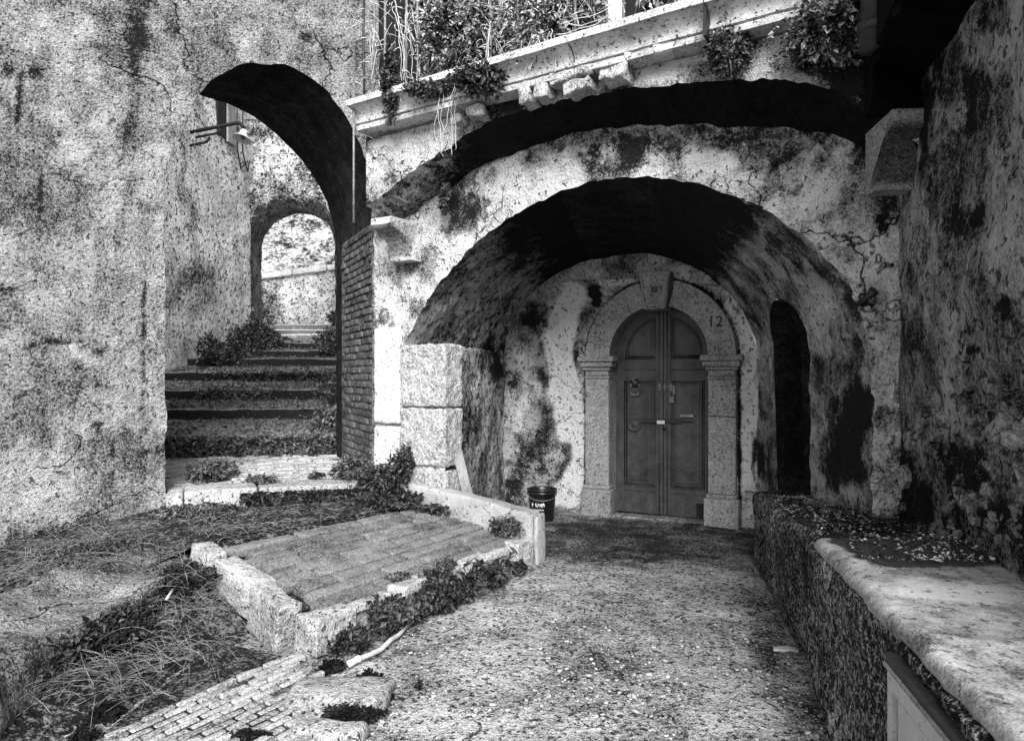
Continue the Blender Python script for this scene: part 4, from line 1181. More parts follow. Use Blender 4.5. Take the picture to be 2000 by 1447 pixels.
# ================================================================== EARTH BANK at the foot of the left wall
def bank(c, n, m):
    U, Wv = np.meshgrid(np.linspace(0, 1, n), np.linspace(0, 1, m), indexing='ij')
    c = [np.array(q, float) for q in c]
    return ((1 - U) * (1 - Wv))[..., None] * c[0] + (U * (1 - Wv))[..., None] * c[1] + (U * Wv)[..., None] * c[2] + ((1 - U) * Wv)[..., None] * c[3]
B1 = bank([(-2.30, 4.85, .385), (-.75, 6.75, .37), (-1.35, 7.05, .42), (-3.2, 6.25, .42)], 50, 40)
B2 = bank([(-2.30, 4.85, .385), (-3.2, 6.25, .42), (-5.6, 5.2, -.1), (-3.05, 3.0, .05)], 50, 60)
B3 = bank([(-2.32, 4.86, .34), (-2.75, 2.6, .20), (-1.95, 2.5, -.03), (-1.55, 4.2, -.02)], 60, 40)
prs = []
for b in (B1, B2, B3):
    b[..., 2] += .03 * fbm(b * 3, 4, 180) + .015 * fbm(b * 12, 3, 181)
    prs.append((b.reshape(-1, 3), flip(grid_faces(*b.shape[:2]).tolist())))
prs[1] = (prs[1][0], flip(prs[1][1]))
prs[1] = (prs[1][0], flip(prs[1][1]))
whole('earth_bank', *join(*prs), 'soil', 'dark weedy earth banked against the left wall and the kerb', kind='structure')

def axes_rot(xa, za):
    x = Vector([float(q) for q in xa]).normalized()
    z = Vector([float(q) for q in za]).normalized()
    y = z.cross(x).normalized()
    z = x.cross(y)
    return Matrix((x, y, z)).transposed().to_euler()

# ================================================================== PAVED PLATFORM AND ITS KERBS
cA, cB, cD, cE = [np.array(q, float) for q in ((-2.27, 4.85, .40), (-1.14, 3.81, .205), (.175, 5.83, .20), (-.90, 6.60, .385))]
def plat(u, v):
    return (1 - u) * (1 - v) * cA + u * (1 - v) * cB + u * v * cD + (1 - u) * v * cE
ramp = root('paved_platform', 'raised sloping platform paved with long grey slabs and edged with pale kerb stones', 'platform', (-1.0, 5.2, 0))
U, Wv = np.meshgrid(np.linspace(-.14, .985, 44), np.linspace(.015, 1.02, 40), indexing='ij')
core = (1 - U)[..., None] * (1 - Wv)[..., None] * cA + U[..., None] * (1 - Wv)[..., None] * cB + U[..., None] * Wv[..., None] * cD + (1 - U)[..., None] * Wv[..., None] * cE
core[..., 2] += np.where(U < .0, -.012, -.055) + .012 * fbm(core * 6, 3, 200)
part('bedding', core.reshape(-1, 3), grid_faces(44, 40), 'soil', ramp)
ns = 9
for i in range(ns):
    u0, u1 = .085 + i * .094, .085 + (i + 1) * .094
    v = .09 + rnd.uniform(-.05, .03)
    while v < .97:
        dv = rnd.choice((.13, .17, .22, .28))
        v1 = min(v + dv, .985)
        if v1 - v > .05:
            um, vm = (u0 + u1) / 2, (v + v1) / 2
            a, b = plat(um, v), plat(um, v1)
            wdt = np.linalg.norm(plat(u1, vm) - plat(u0, vm))
            V, F = block((np.linalg.norm(b - a) - .032, wdt - .026, .07), k=5, bevel=.006, rough=.005, seed=i * 7 + int(v * 10), freq=7)
            me = mesh_data('paving_slab', V, F, 'tile_stone')
            za = np.cross(b - a, plat(u0, vm) - plat(u1, vm))
            if za[2] < 0: za = -za
            c = (a + b) / 2 - np.array([0, 0, .034 + rnd.uniform(-.003, .004)])
            place('paving_slab', me, ramp, c, axes_rot(b - a + np.array([0, 0, rnd.uniform(-.003, .003)]), za + np.array([rnd.uniform(-.01, .01), rnd.uniform(-.01, .01), 0])))
        v = v1
def kerb_run(pa, pb, cuts, inward, hgt, wid, seed, lift=0.0, skip=()):
    pa, pb = np.array(pa, float), np.array(pb, float)
    d = pb - pa; L = np.linalg.norm(d)
    iw = np.array(inward, float)
    for q, (a, b) in enumerate(zip(cuts[:-1], cuts[1:])):
        if q in skip: continue
        hh = hgt + rnd.uniform(-.02, .02)
        V, F = block(((b - a) * L - .045, wid, hh), k=12, bevel=.014, rough=.012, seed=seed + q, freq=9)
        me = mesh_data('kerb_stone', V, F, 'kerb_stone')
        c = pa + d * (a + b) / 2 + iw * (wid / 2 + (-.050, .030, -.030, .015)[(q + seed // 10) % 4]) + np.array([0, 0, -hh / 2 + lift + (.020, -.016, .012, -.006)[(q + seed // 10) % 4]])
        xa = d / L + iw * rnd.uniform(-.05, .05)
        xa /= np.linalg.norm(xa)
        place('kerb_stone', me, ramp, c, axes_rot(xa + np.array([0, 0, rnd.uniform(-.03, .03)]), np.cross(xa, -iw) if np.cross(xa, -iw)[2] > 0 else np.cross(xa, iw)))
nAB = np.array([.68, .73, 0]); nBD = np.array([-.84, .54, 0])
kerb_run(cA, cB, [0, .20, .58, .86], nAB, .28, .15, 300, lift=.015)
kerb_run(cB - (cB - cA) * .13, cB + (cD - cB) * .0, [0, 1.0], nAB, .25, .2, 310, lift=.012)
kerb_run(cB + (cD - cB) * .004, cD, [0, .14, .30, .46, .60, .74, .88, 1.0], nBD, .22, .15, 320, lift=.012)

# ramp wall along the back of the platform
rw = root('ramp_wall', 'low smooth pale wall sloping down beside the platform towards the door', 'wall', (-.4, 6.2, 0))
e0, e1 = np.array([-1.06, 6.62]), np.array([.20, 5.86])
d = (e1 - e0); L = np.linalg.norm(d); d /= L
nn_ = np.array([d[1], -d[0]])           # towards the platform
WF = Frame(e0, d, nn_)
V, F = block((L, .17, 1.0), k=22, bevel=.03, rough=.0, seed=5)
V = V + np.array([L / 2, -.02, .5])
zt = .60 + (.435 - .60) * V[:, 0] / L
V[:, 2] = -.03 + V[:, 2] * (zt + .03)
V = V + np.stack([fbm(V * 4 + 9 * i, 4, 330 + i) for i in range(3)], -1) * .014
part('wall_body', in_frame(WF, V), flip(F), 'smooth_cement', rw)
V, F = fblock(WF, L + .004, L + .05, -.02, .415, -.10, .055, k=8, bevel=.02, rough=.014, seed=9)
part('end_stone', V, F, 'smooth_cement', rw)

# low mortared wall at the left of the platform
lw_c = [(-2.56, 5.05), (-2.27, 4.78), (-2.22, 3.0), (-2.10, 2.0), (-3.6, 2.0), (-3.25, 2.95), (-2.96, 3.95)]
U, Wv = np.meshgrid(np.linspace(0, 1, 90), np.linspace(0, 1, 40), indexing='ij')
fr_x = np.interp(U, [0, .62, 1], [-2.27, -2.22, -2.10]); fr_y = np.interp(U, [0, .62, 1], [4.82, 3.0, 2.0])
bk_x = np.interp(U, [0, .36, .68, 1], [-2.52, -2.96, -3.25, -3.6]); bk_y = np.interp(U, [0, .36, .68, 1], [5.05, 3.95, 2.95, 2.0])
s = np.clip(Wv * 1.55 - .55, 0, 1)       # 0 on the front face, then across the top
zz = np.where(Wv < .355, Wv / .355 * .30, .30 + .08 * s)
round_ = np.clip((Wv - .30) / .12, 0, 1)
LWP = np.stack([fr_x + (bk_x - fr_x) * s - .05 * round_ * (1 - s) , fr_y + (bk_y - fr_y) * s, zz - .03 * (1 - round_) * 0], -1)
LWP += np.stack([fbm(LWP * 2.8 + 7 * i, 4, 340 + i) for i in range(3)], -1) * np.array([.13, .12, .08])
whole('mortared_ledge', LWP.reshape(-1, 3), flip(grid_faces(90, 40)), 'left_plaster', 'low rough mortared ledge running from the platform corner to the left edge', cat='wall', tone=-.10 + .25 * fbm(LWP * 2, 3, 9))

# old brick paving in the foreground
pav = root('brick_paving', 'patch of worn narrow brick paving on the ground in front of the platform corner', 'paving', (-1.35, 3.5, 0))
pm = [mesh_data('paving_brick', *block((.150, .037, .05), k=2, bevel=.008, rough=.006, seed=s, freq=10), 'paving_brick') for s in range(5)]
q0, qa = np.array([-1.86, 2.86]), R(57)
dx, dy = np.array([math.cos(qa), math.sin(qa)]), np.array([math.sin(qa), -math.cos(qa)])
bq = [gpt(*q, .0) for q in ((190, 1450), (430, 1262), (600, 1300), (585, 1345), (560, 1450))]
part('bedding', [(q[0], q[1], .024) for q in bq], [list(range(5))[::-1]], 'soil', pav)
for i in range(25):
    for j in range(11):
        p = q0 + dx * (j * .163 + (.08 if i % 2 else 0) - .1) + dy * (i * .049 + .0)
        ppx, ppy = proj(np.array([p[0], p[1], .02]))
        inside = (ppx - 195) * (1235 - 1447) - (ppy - 1447) * (415 - 195) < 0
        if not inside or ppy < 1240 or p[0] > -.84 or (ppx > 600 and ppy < 1320): continue
        if rnd.random() < .04: continue
        hz = .0 + .022 * math.exp(-((p[0] + 1.5) ** 2 + (p[1] - 3.7) ** 2) / .12)
        place('paving_brick', rnd.choice(pm), pav, (p[0], p[1], hz + .006 + rnd.uniform(-.003, .003)), (rnd.uniform(-.04, .04), rnd.uniform(-.04, .04), qa + rnd.uniform(-.04, .04)))

# ================================================================== BENCH along the right wall
bench = root('stone_bench', 'long rough masonry bench along the right wall with a pale slab on its near end', 'bench', (1.8, 3.5, 0))
def front_x(y): return 1.52 + .206 * (y - 3.44)
def back_x(y): return np.where(y < 4.4, 2.10 + .28 * (y - 2.75), 2.56 + .03 * (y - 4.4))
# far length
yy = np.linspace(3.42, 6.15, 110)
prof_n = 60
Vv = []
for y in yy:
    f = (y - 3.42) / 2.73
    zt = .74 - .17 * f + (.05 if y > 5.4 else 0) * 0
    xf = front_x(y) + .05 * f + .035
    xb = float(back_x(y)) + .1
    a = np.linspace(0, 1, 34)
    fx_ = np.stack([np.full(34, xf), np.full(34, y), a * (zt - .07) - .03], -1)
    th = np.linspace(0, math.pi / 2, 6)[1:]
    cx = np.stack([xf + .07 - .07 * np.cos(th), np.full(5, y), zt - .07 + .07 * np.sin(th)], -1)
    tx = np.stack([np.linspace(xf + .08, xb, 30), np.full(30, y), np.full(30, zt)], -1)
    Vv.append(np.concatenate([fx_, cx, tx]))
BV = np.array(Vv)
nb = np.stack([fbm(BV * 3 + 11 * i, 4, 400 + i) for i in range(3)], -1)
BV = BV + nb * np.array([.055, .03, .03]) + np.stack([fbm(BV * 11 + 11 * i, 3, 410 + i) for i in range(3)], -1) * .014
m_ = BV.shape[1]
Fb = flip(grid_faces(110, m_).tolist())
topf = [f for f in Fb if min(q % m_ for q in f) >= 38]
sidef = [f for f in Fb if min(q % m_ for q in f) < 38] + [[109 * m_ + j for j in range(m_)]]
bt2 = blobs(BV, [(1640, 975, 90, 18, .45), (1500, 1000, 30, 60, .1), (1540, 1080, 30, 60, -.1), (1480, 1150, 20, 60, -.12), (1575, 1120, 14, 60, -.3), (1640, 985, 60, 8, .2), (1760, 1060, 120, 30, -.1), (1820, 1080, 60, 30, -.1)], 10)
part('rough_side', BV.reshape(-1, 3), sidef, 'bench_rough', bench, tone=bt2.ravel())
part('mossy_top', BV.reshape(-1, 3), topf, 'bench_moss', bench, tone=bt2.ravel())
# near length with the pale slab
yy = np.linspace(.9, 3.50, 120)
Vv = []
for y in yy:
    xf = front_x(y) - .01
    xb = float(back_x(y)) + .1
    zt = .765
    fx_ = np.stack([np.full(40, xf), np.full(40, y), np.linspace(-.03, zt - .03, 40)], -1)
    tx = np.stack([np.linspace(xf + .03, xb, 8), np.full(8, y), np.full(8, zt - .012)], -1)
    Vv.append(np.concatenate([fx_, tx]))
BV = np.array(Vv)
BV = BV + np.stack([fbm(BV * 3 + 11 * i, 4, 420 + i) for i in range(3)], -1) * np.array([.045, .02, .0]) + np.stack([fbm(BV * 13 + 11 * i, 3, 430 + i) for i in range(3)], -1) * np.array([.014, .01, .004])
m_ = BV.shape[1]
Fb = flip(grid_faces(120, m_).tolist()) + [[119 * m_ + j for j in range(m_)]]
part('rough_side', BV.reshape(-1, 3), Fb, 'bench_rough', bench, tone=blobs(BV, [(1650, 1180, 30, 60, .05), (1610, 1100, 16, 40, .25), (1590, 1300, 20, 60, .2), (1640, 1420, 20, 40, .25)], 8).ravel())
xs = np.linspace(0, 1, 46)
ys = np.linspace(.9, 3.40, 130)
XX, YY = np.meshgrid(xs, ys, indexing='ij')
xf = front_x(YY) - .012 + .020 * fbm(np.stack([YY * 6, YY * 0, YY * 0], -1), 4, 440)
SX = xf + (back_x(YY) + .06 - xf) * XX
edge = np.clip(XX / .05, 0, 1)
SZ_ = .80 - .035 * (1 - edge) ** 2
Tt = np.stack([SX, YY, SZ_], -1)
Tt[..., 2] += .008 * fbm(Tt * 4, 4, 441) + .003 * fbm(Tt * 16, 3, 442)
low = Tt[:1].copy(); low[..., 2] = .735; low[..., 0] += .01
fare = Tt[:, -1:].copy(); fare[..., 2] = .74
Tt = np.concatenate([low, Tt], 0)
fare = Tt[:, -1:].copy(); fare[..., 2] = .73
Tt = np.concatenate([Tt, fare], 1)
part('pale_slab', Tt.reshape(-1, 3), grid_faces(*Tt.shape[:2])[:, ::-1], 'marble_slab', bench,
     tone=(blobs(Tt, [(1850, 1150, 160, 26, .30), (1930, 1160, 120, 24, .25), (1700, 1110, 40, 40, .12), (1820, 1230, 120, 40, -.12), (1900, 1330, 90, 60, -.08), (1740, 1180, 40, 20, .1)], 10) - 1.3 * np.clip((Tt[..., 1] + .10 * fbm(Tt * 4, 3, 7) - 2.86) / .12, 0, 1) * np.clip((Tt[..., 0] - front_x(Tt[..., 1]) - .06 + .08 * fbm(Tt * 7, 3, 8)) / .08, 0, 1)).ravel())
# little hatch set in the bench front
hatch = bpy.data.objects.new('hatch', None); COL.objects.link(hatch); hatch.parent = bench
hatch['label'] = 'pale painted panelled hatch door in the near bench front'
ho = np.array([front_x(2.20), 2.20, 0.0]); hatch.location = Vector(ho.tolist()) - world_loc(bench)
HF = Frame((front_x(2.20), 2.20), (-.206, -1.0), (-1.0, .206))
def hb(t0, t1, z0, z1, o0, o1): return fbox(HF, t0, t1, z0, z1, o0, o1)
part('lintel', *hb(-.01, 1.30, .675, .705, .0, .052), 'dark_iron', hatch, smooth=False)
part('lintel_batten', *hb(-.01, 1.30, .662, .673, .0, .060), 'weathered_wood', hatch, smooth=False)
part('hatch_frame', *join(hb(0, .035, .02, .66, .0, .05), hb(1.2, 1.25, .02, .66, .0, .05), hb(.035, 1.2, .60, .66, .0, .05), hb(.035, 1.2, .02, .10, .0, .05)), 'painted_hatch', hatch, smooth=False)
part('hatch_panel', *hb(.055, 1.18, .12, .58, .0, .036), 'painted_hatch', hatch, smooth=False)
part('groove', *hb(.036, 1.199, .101, .599, .0, .026), 'dark_iron', hatch, smooth=False)
part('hinge', *hb(.04, .06, .40, .44, .04, .056), 'dark_iron', hatch, smooth=False)

# ================================================================== LAMP, RODS, RAILING, DRAINPIPE
lamp = root('wall_lamp', 'street lamp with white enamel shade on a dark bracket seen through the left arch', 'street lamp', at(372, 262, 12.1))
YL = 12.1
def lpx(pts): return [at(px, py, YL + (0 if len(p_) < 3 else p_[2])) for p_ in pts for px, py in [p_[:2]]]
part('arm', *tube(lpx([(372, 259), (420, 249), (460, 241), (468, 241), (474, 246), (475, 252)]), [.034, .034, .034, .034, .034, .03], 8), 'black_paint', lamp)
part('rod', *tube(lpx([(382, 269), (405, 264), (423, 261), (428, 257), (429, 250)]), .022, 6), 'black_paint', lamp)
part('rod', *tube(lpx([(371, 285), (392, 280), (403, 278), (408, 272), (409, 268)]), .024, 6), 'black_paint', lamp)
part('mount', *tube(lpx([(382, 248), (381, 270), (380, 290)]), .02, 6), 'weathered_wood', lamp)
V, F = lathe([(.02, .16), (.06, .15), (.075, .05), (.15, .0), (.165, -.02), (.15, -.015), (.05, .02), (.0, .03)], 24)
rm = Matrix.Rotation(R(12), 3, 'Y') @ Matrix.Rotation(R(-14), 3, 'X')
V = np.array([rm @ Vector(v) for v in V]) + at(473, 270, YL)
part('shade', V, F, 'lamp_enamel', lamp)
V, F = lathe([(.0, -.03), (.03, -.02), (.04, .01), (.025, .04), (.0, .05)], 12)
part('bulb', V + at(474, 271, YL), F, 'pale_iron', lamp)
part('cable', *tube(lpx([(478, 235), (494, 235), (495, 252), (488, 263), (478, 258)]), .012, 5), 'black_paint', lamp)

rail = root('balcony_railing', 'slender wrought-iron balcony railing standing on the cornice', 'railing', FW.p(1.2, 4.095, .5))
nbar = 34
for q in range(nbar):
    t = -.575 + q * .128
    b = FW.p(t, 4.09, .48)
    P = [b + np.array([rnd.uniform(-.006, .006), 0, z]) for z in (0, .3, .6, 1.15)]
    V1 = tube(P, .012, 6)
    kz = .42 + rnd.uniform(-.01, .01)
    V2 = lathe([(.0, -.03), (.016, -.028), (.016, -.015), (.024, .0), (.016, .015), (.016, .028), (.0, .03)], 8, b + np.array([0, 0, kz]))
    part('bar', *join(V1, V2), 'pale_iron' if q % 3 else 'dark_iron', rail)
part('handrail', *tube([FW.p(-.62, 5.25, .48), FW.p(1.5, 5.25, .48), FW.p(3.8, 5.25, .48)], .022, 8), 'dark_iron', rail)
part('foot_rail', *tube([FW.p(-.60, 4.17, .48), FW.p(1.5, 4.17, .48), FW.p(3.8, 4.17, .48)], .012, 8), 'dark_iron', rail)

V, F = tube([FW.p(-.585, 4.2, .60), FW.p(-.585, 3.5, .60), FW.p(-.59, 3.0, .595)], .010, 8)
whole('hanging_rod', V, F, 'pale_iron', 'thin iron rod hanging below the left end of the cornice', cat='rod')
dp = root('drainpipe', 'stout dark drainpipe end hanging beside the black eave', 'pipe', (2.02, 3.86, 3.35))
part('pipe', *tube([(2.02, 3.82, 3.42), (2.03, 3.80, 3.9), (2.04, 3.78, 4.6)], .075, 14), 'dark_iron', dp)
part('collar', *tube([(2.022, 3.815, 3.52), (2.022, 3.814, 3.57)], .088, 14), 'dark_iron', dp)

# ================================================================== THINGS LYING ABOUT
bk_ = root('paint_bucket', 'black plastic paint bucket with a ribbed rim and torn white label by the door', 'bucket', (.335, 7.62, 0))
bc = (.335, 7.62, .0)
part('body', *lathe([(.0, .004), (.128, .004), (.134, .02), (.155, .30), (.168, .302), (.17, .318), (.156, .32), (.16, .335), (.170, .337), (.171, .35), (.158, .352), (.15, .34), (.145, .30), (.13, .1), (.0, .09)], 32, bc), 'black_plastic', bk_)
part('handle', *tube([np.array(bc) + np.array([.165 * math.cos(a), .165 * math.sin(a), .30 - .06 * math.sin(a - math.pi)]) for a in np.linspace(math.pi, 2 * math.pi, 14)], .004, 6), 'pale_iron', bk_)
def on_bucket(u, z, o=.002):
    a = -math.pi / 2 - .22 + u
    r = .134 + (z - .02) / .28 * .021 + o
    return np.array([bc[0] + r * math.cos(a), bc[1] + r * math.sin(a), z])
letters = []
def stroke(pts, wd=.012):
    letters.append(tube([on_bucket(u, z, .001) for u, z in pts], [wd * .5] * len(pts), 5))
stroke([(-.62, .205), (-.60, .165)]); stroke([(-.56, .185), (-.5, .20)], .008)
stroke([(-.30, .205), (-.28, .175), (-.2, .165), (-.12, .18), (-.10, .205)])
stroke([(-.02, .165), (0, .205), (.05, .19), (.08, .205), (.10, .165)], .015)
stroke([(.17, .165), (.17, .207), (.26, .207), (.33, .19), (.33, .17)], .018)
for q in range(9):
    u = -.45 + q * .085
    stroke([(u, .14), (u + .04, .125 + .012 * (q % 2)), (u + .06, .14)], .007)
part('label_print', *join(*letters), 'white_paint', bk_)
pc = at(990, 985, 7.55); pc[2] = 0
whole('small_tin', *lathe([(.0, .003), (.05, .003), (.055, .16), (.05, .165), (.046, .15), (.04, .05), (.0, .05)], 16, pc), 'black_plastic', 'small black open tin left of the paint bucket', cat='tin')
V, F = block((.10, .03, .98), k=10, bevel=.008, rough=.006, seed=3)
rm = Matrix.Rotation(R(-14), 3, 'Y') @ Matrix.Rotation(R(-4), 3, 'X') @ Matrix.Rotation(R(25), 3, 'Z')
V = np.array([rm @ Vector(v) for v in V])
V = V + np.array([-.425, 6.50, -.0 - V[:, 2].min()])
whole('wooden_plank', V, F, 'weathered_wood', 'pale weathered plank leaning in the corner behind the ramp wall', cat='plank')

P = [gpt(px, py, .03) for px, py in ((680, 1297), (700, 1288), (722, 1281), (745, 1268), (762, 1252), (778, 1240), (800, 1219))]
P = [p + np.array([0, 0, .004 * i % .01]) for i, p in enumerate(P)]
V1 = tube(P, [.020, .016, .014, .014, .014, .013, .012], 8)
V2 = lathe([(.0, -.02), (.02, -.014), (.022, 0), (.02, .014), (.0, .02)], 8, gpt(700, 1286, .035))
whole('crooked_stick', *join(V1, V2), 'dry_stick', 'pale crooked stick lying on the gravel below the platform kerb', cat='stick')
def twig(pts, z, r, lab, mat='dry_stick'):
    P = [gpt(px, py, z) for px, py in pts]
    V, F = tube(P, r, 5)
    whole('twig', V, F, mat, lab, cat='twig')
twig([(1146, 1094), (1165, 1092), (1184, 1094)], .015, .006, 'short dark twig lying on the smooth ground before the door', 'leaf_mid')
twig([(325, 1170), (332, 1160), (338, 1150)], .30, .008, 'short thick pale splinter among the straw beside the platform')
twig([(60, 1334), (110, 1330), (150, 1322)], .02, .010, 'long pale twig on the ground at the left edge')
twig([(1822, 1046), (1850, 1051), (1868, 1060)], .735, .006, 'thin pale twig lying on the dark mossy bench top')
V, F = block((.13, .07, .014), k=7, bevel=.006, rough=.022, seed=8, freq=14)
me_c = gpt(1532, 1266, .012)
whole('paper_scrap', V + me_c, F, 'white_paint', 'small pale scrap lying on the ground beside the bench', cat='scrap')
V, F = block((.50, .30, .09), k=10, bevel=.04, rough=.03, seed=12, freq=5)
c = gpt(668, 1356, .03)
whole('flat_rock', V + c + np.array([0, 0, 0]), F, 'kerb_stone', 'flat pale rock half buried in front of the platform corner', cat='rock')
for q, (px, py, sx, sy, lab) in enumerate(((350, 1222, .46, .15, 'long pale broken slab lying in the straw left of the platform kerb'), (300, 1268, .20, .10, 'small pale rock below the broken slab'), (640, 1432, .34, .12, 'low pale stone at the bottom edge below the moss'))):
    V, F = block((sx, sy, .08), k=8, bevel=.035, rough=.03, seed=20 + q, freq=6)
    rm = Matrix.Rotation(R(20 - 15 * q), 3, 'Z')
    whole('rock', np.array([rm @ Vector(v) for v in V]) + gpt(px, py, .05 if q == 0 else .02), F, 'kerb_stone', lab, cat='rock')

# gravel: stones set in the worn concrete
g = np.random.default_rng(5)
prs = []
base, bf = block((1, .75, .5), k=1, bevel=.22, rough=.06, seed=1, freq=1.5)
bf = np.array(bf)
for q in range(4200):
    px, py = g.uniform(-20, 1660), 1150 + 300 * g.random() ** .55
    if 200 < px < 620 and 1250 < py < 1440 and g.random() < .8: continue
    if px < 640 and py < 1290: continue
    p = gpt(px, py, .0)
    if p[0] > front_x(p[1]) - .02: continue
    if p[1] > 3.81 and p[0] < -1.14 + (p[1] - 3.81) * .65: continue
    s = .005 + .020 * g.random() ** 4
    a = g.uniform(0, 6.28)
    V = base * s * np.array([g.uniform(.7, 1.3), g.uniform(.7, 1.3), .8])
    V = V @ np.array([[math.cos(a), math.sin(a), 0], [-math.sin(a), math.cos(a), 0], [0, 0, 1]])
    prs.append((V + p + np.array([0, 0, .004]), bf))
V = np.concatenate([a for a, _ in prs]); F = np.concatenate([b + i * len(base) for i, (_, b) in enumerate(prs)])
whole('gravel', V, F, 'pebble', 'loose pale gravel stones worn out of the concrete ground', kind='stuff')

# ================================================================== PLANTS
IVY = 'ivy and weeds on the steps and kerbs'
def fol(*a, **k): return plant(*a, **k)
# on the steps
def sbox(x0, x1, y0, y1, z0, z1, n, seed):
    g = np.random.default_rng(seed)
    return np.stack([g.uniform(x0, x1, n), g.uniform(y0, y1, n), g.uniform(z0, z1, n)], -1)
g = np.random.default_rng(71)
n = 5200
yv = g.uniform(11.9, 14.3, n); dv_ = np.abs(g.normal(size=n)) * .30 + .02
xw = -6.0 + (yv - 8.2) * .095
hv = (.52 + .24 * np.sin(yv * 5.3) * np.sin(yv * 2.1)) * np.exp(-dv_ / .55) * g.random(n) ** .6
pts = np.stack([xw + dv_ + .1, yv, np.interp(yv, [10.3, 14.5], [1.35, 2.33]) + hv], -1)
fol('ivy', 'dark ivy spreading along the left wall beside the upper steps', 'ivy', (-5.5, 12.4, 2.0), (.7, 1.6, .5), n, .06, 'leaf_dark', stems=3, pts=pts)
g = np.random.default_rng(72)
n = 5200
yv = g.uniform(8.4, 14.2, n); xv = g.uniform(-5.9, -2.2, n)
ys_, zs_ = [], []
for (y0_, zb_1, zt_1), (y1_, zb_2, zt_2) in zip(steps[:7], steps[1:8]):
    ys_ += [y0_ + .02, y1_ - .02]; zs_ += [zt_1, zb_2]
q_ = g.random(n)
pts = np.stack([xv, yv + (xv + 3.8) * .12 * np.clip((13 - yv) / 5, 0, 1), np.interp(yv, ys_, zs_) + .012 + .02 * q_], -1)
V, F = leaves_mesh(pts, .05, 1.6, 9)
whole('fallen_leaves', V, F, 'leaf_mid', 'fallen leaves and small weeds strewn over the treads of the stone steps', kind='stuff', smooth=False)
fol('ivy', 'small ivy tuft at the left foot of the second archway', 'ivy', (-5.15, 13.9, 2.45), (.45, .5, .30), 1200, .07, 'leaf_dark', stems=2)
fol('ivy', 'ivy spreading at the right end of the top steps', 'ivy', (-3.45, 13.3, 2.3), (.42, .8, .36), 1700, .07, 'leaf_mid', stems=3)
fol('shrub', 'thin leafy sprig at the right side beyond the second archway', 'shrub', (-4.15, 16.0, 2.95), (.35, .4, .35), 380, .09, 'leaf_mid', stems=6)
fol('shrub', 'pale weed at the left beyond the second archway', 'shrub', (-6.0, 16.4, 3.0), (.35, .6, .5), 700, .08, 'leaf_pale', stems=4)
fol('ivy', 'ivy trailing down the right side of the middle steps', 'ivy', (-2.62, 10.4, 1.35), (.30, 1.3, .42), 2400, .06, 'leaf_dark', stems=3)
fol('ivy', 'leafy ivy clump on the lower right steps beside the brick jamb', 'ivy', (-2.30, 9.0, 1.02), (.42, .55, .26), 1900, .055, 'leaf_mid', stems=3)
g = np.random.default_rng(77)
n = 4200
xr = g.uniform(-4.6, -1.9, n); pts = np.stack([xr, 8.2 + (xr + 3.8) * .19 + g.normal(size=n) * .05, .63 + .25 * g.random(n)], -1)
fol('ivy', 'carpet of small ivy leaves covering the lowest riser', 'ivy', (-3.3, 8.3, .75), (1.4, .2, .13), n, .05, 'leaf_mid', stems=0, pts=pts)
n = 1400
xr = g.uniform(-5.2, -2.6, n); pts = np.stack([xr, 11.28 + g.normal(size=n) * .06, 1.52 + .15 * g.random(n)], -1)
fol('ivy', 'sparse leaves hanging on the middle riser', 'ivy', (-3.9, 11.3, 1.6), (1.3, .1, .08), n, .06, 'leaf_dark', stems=0, pts=pts)
n = 900
xr = g.uniform(-4.7, -3.6, n); pts = np.stack([xr, 10.25 + g.normal(size=n) * .08, 1.24 + .16 * g.random(n)], -1)
fol('ivy', 'leaves at the left end of the third riser', 'ivy', (-4.1, 10.3, 1.3), (.6, .1, .08), n, .06, 'leaf_mid', stems=0, pts=pts)
# landing and threshold
fol('weed_clump', 'dark weeds on the landing against the left jamb', 'weeds', (-3.02, 6.85, .66), (.26, .42, .14), 1500, .05, 'leaf_mid', floor=.56, up=.9)
fol('weed_clump', 'small weeds behind the middle threshold kerb stone', 'weeds', (-2.45, 6.62, .60), (.22, .12, .07), 600, .04, 'leaf_mid', floor=.57, up=.9)
fol('weed_clump', 'tiny tuft of weeds behind the right threshold kerb stone', 'weeds', (-1.95, 6.85, .60), (.14, .08, .05), 260, .035, 'leaf_mid', floor=.57, up=.9)
fol('weed_clump', 'broad weeds on the landing below the brick jamb', 'weeds', (-1.58, 6.95, .64), (.30, .30, .17), 1700, .05, 'leaf_mid', floor=.56, up=.9)
fol('ivy', 'thick dark ivy round the foot of the white pilaster', 'ivy', (-1.22, 6.55, .60), (.34, .25, .20), 2200, .042, 'leaf_dark', face=(0, -.6, 0))
fol('ivy', 'upright dark ivy between the pilaster and the hammered blocks', 'ivy', (-1.03, 6.52, .78), (.15, .12, .22), 1000, .04, 'leaf_dark', face=(0, -.6, 0))
n = 3600
u = g.random(n); tq = 1.25 - 1.2 * u
pb = LW.p(tq, .40 + .13 * g.random(n) * (1 - .2 * u), .16 + .06 * g.random(n))
fol('ivy', 'dark ivy hanging over the face of the threshold kerb', 'ivy', (-1.9, 6.6, .45), (.6, .2, .1), n, .045, 'leaf_dark', stems=0, pts=pb, face=(.2, -.6, 0))
fol('ivy', 'dense dark ivy on the bank at the head of the platform', 'ivy', (-1.22, 6.38, .44), (.48, .24, .11), 2400, .042, 'leaf_dark', floor=.38)
fol('weed_clump', 'low weeds along the foot of the ramp wall', 'weeds', (-.62, 6.30, .37), (.34, .16, .07), 1100, .038, 'leaf_dark', floor=.33)
fol('weed_clump', 'bushy weed against the near end of the ramp wall', 'weeds', (-.07, 5.86, .31), (.19, .12, .12), 1200, .034, 'leaf_mid', floor=.21)
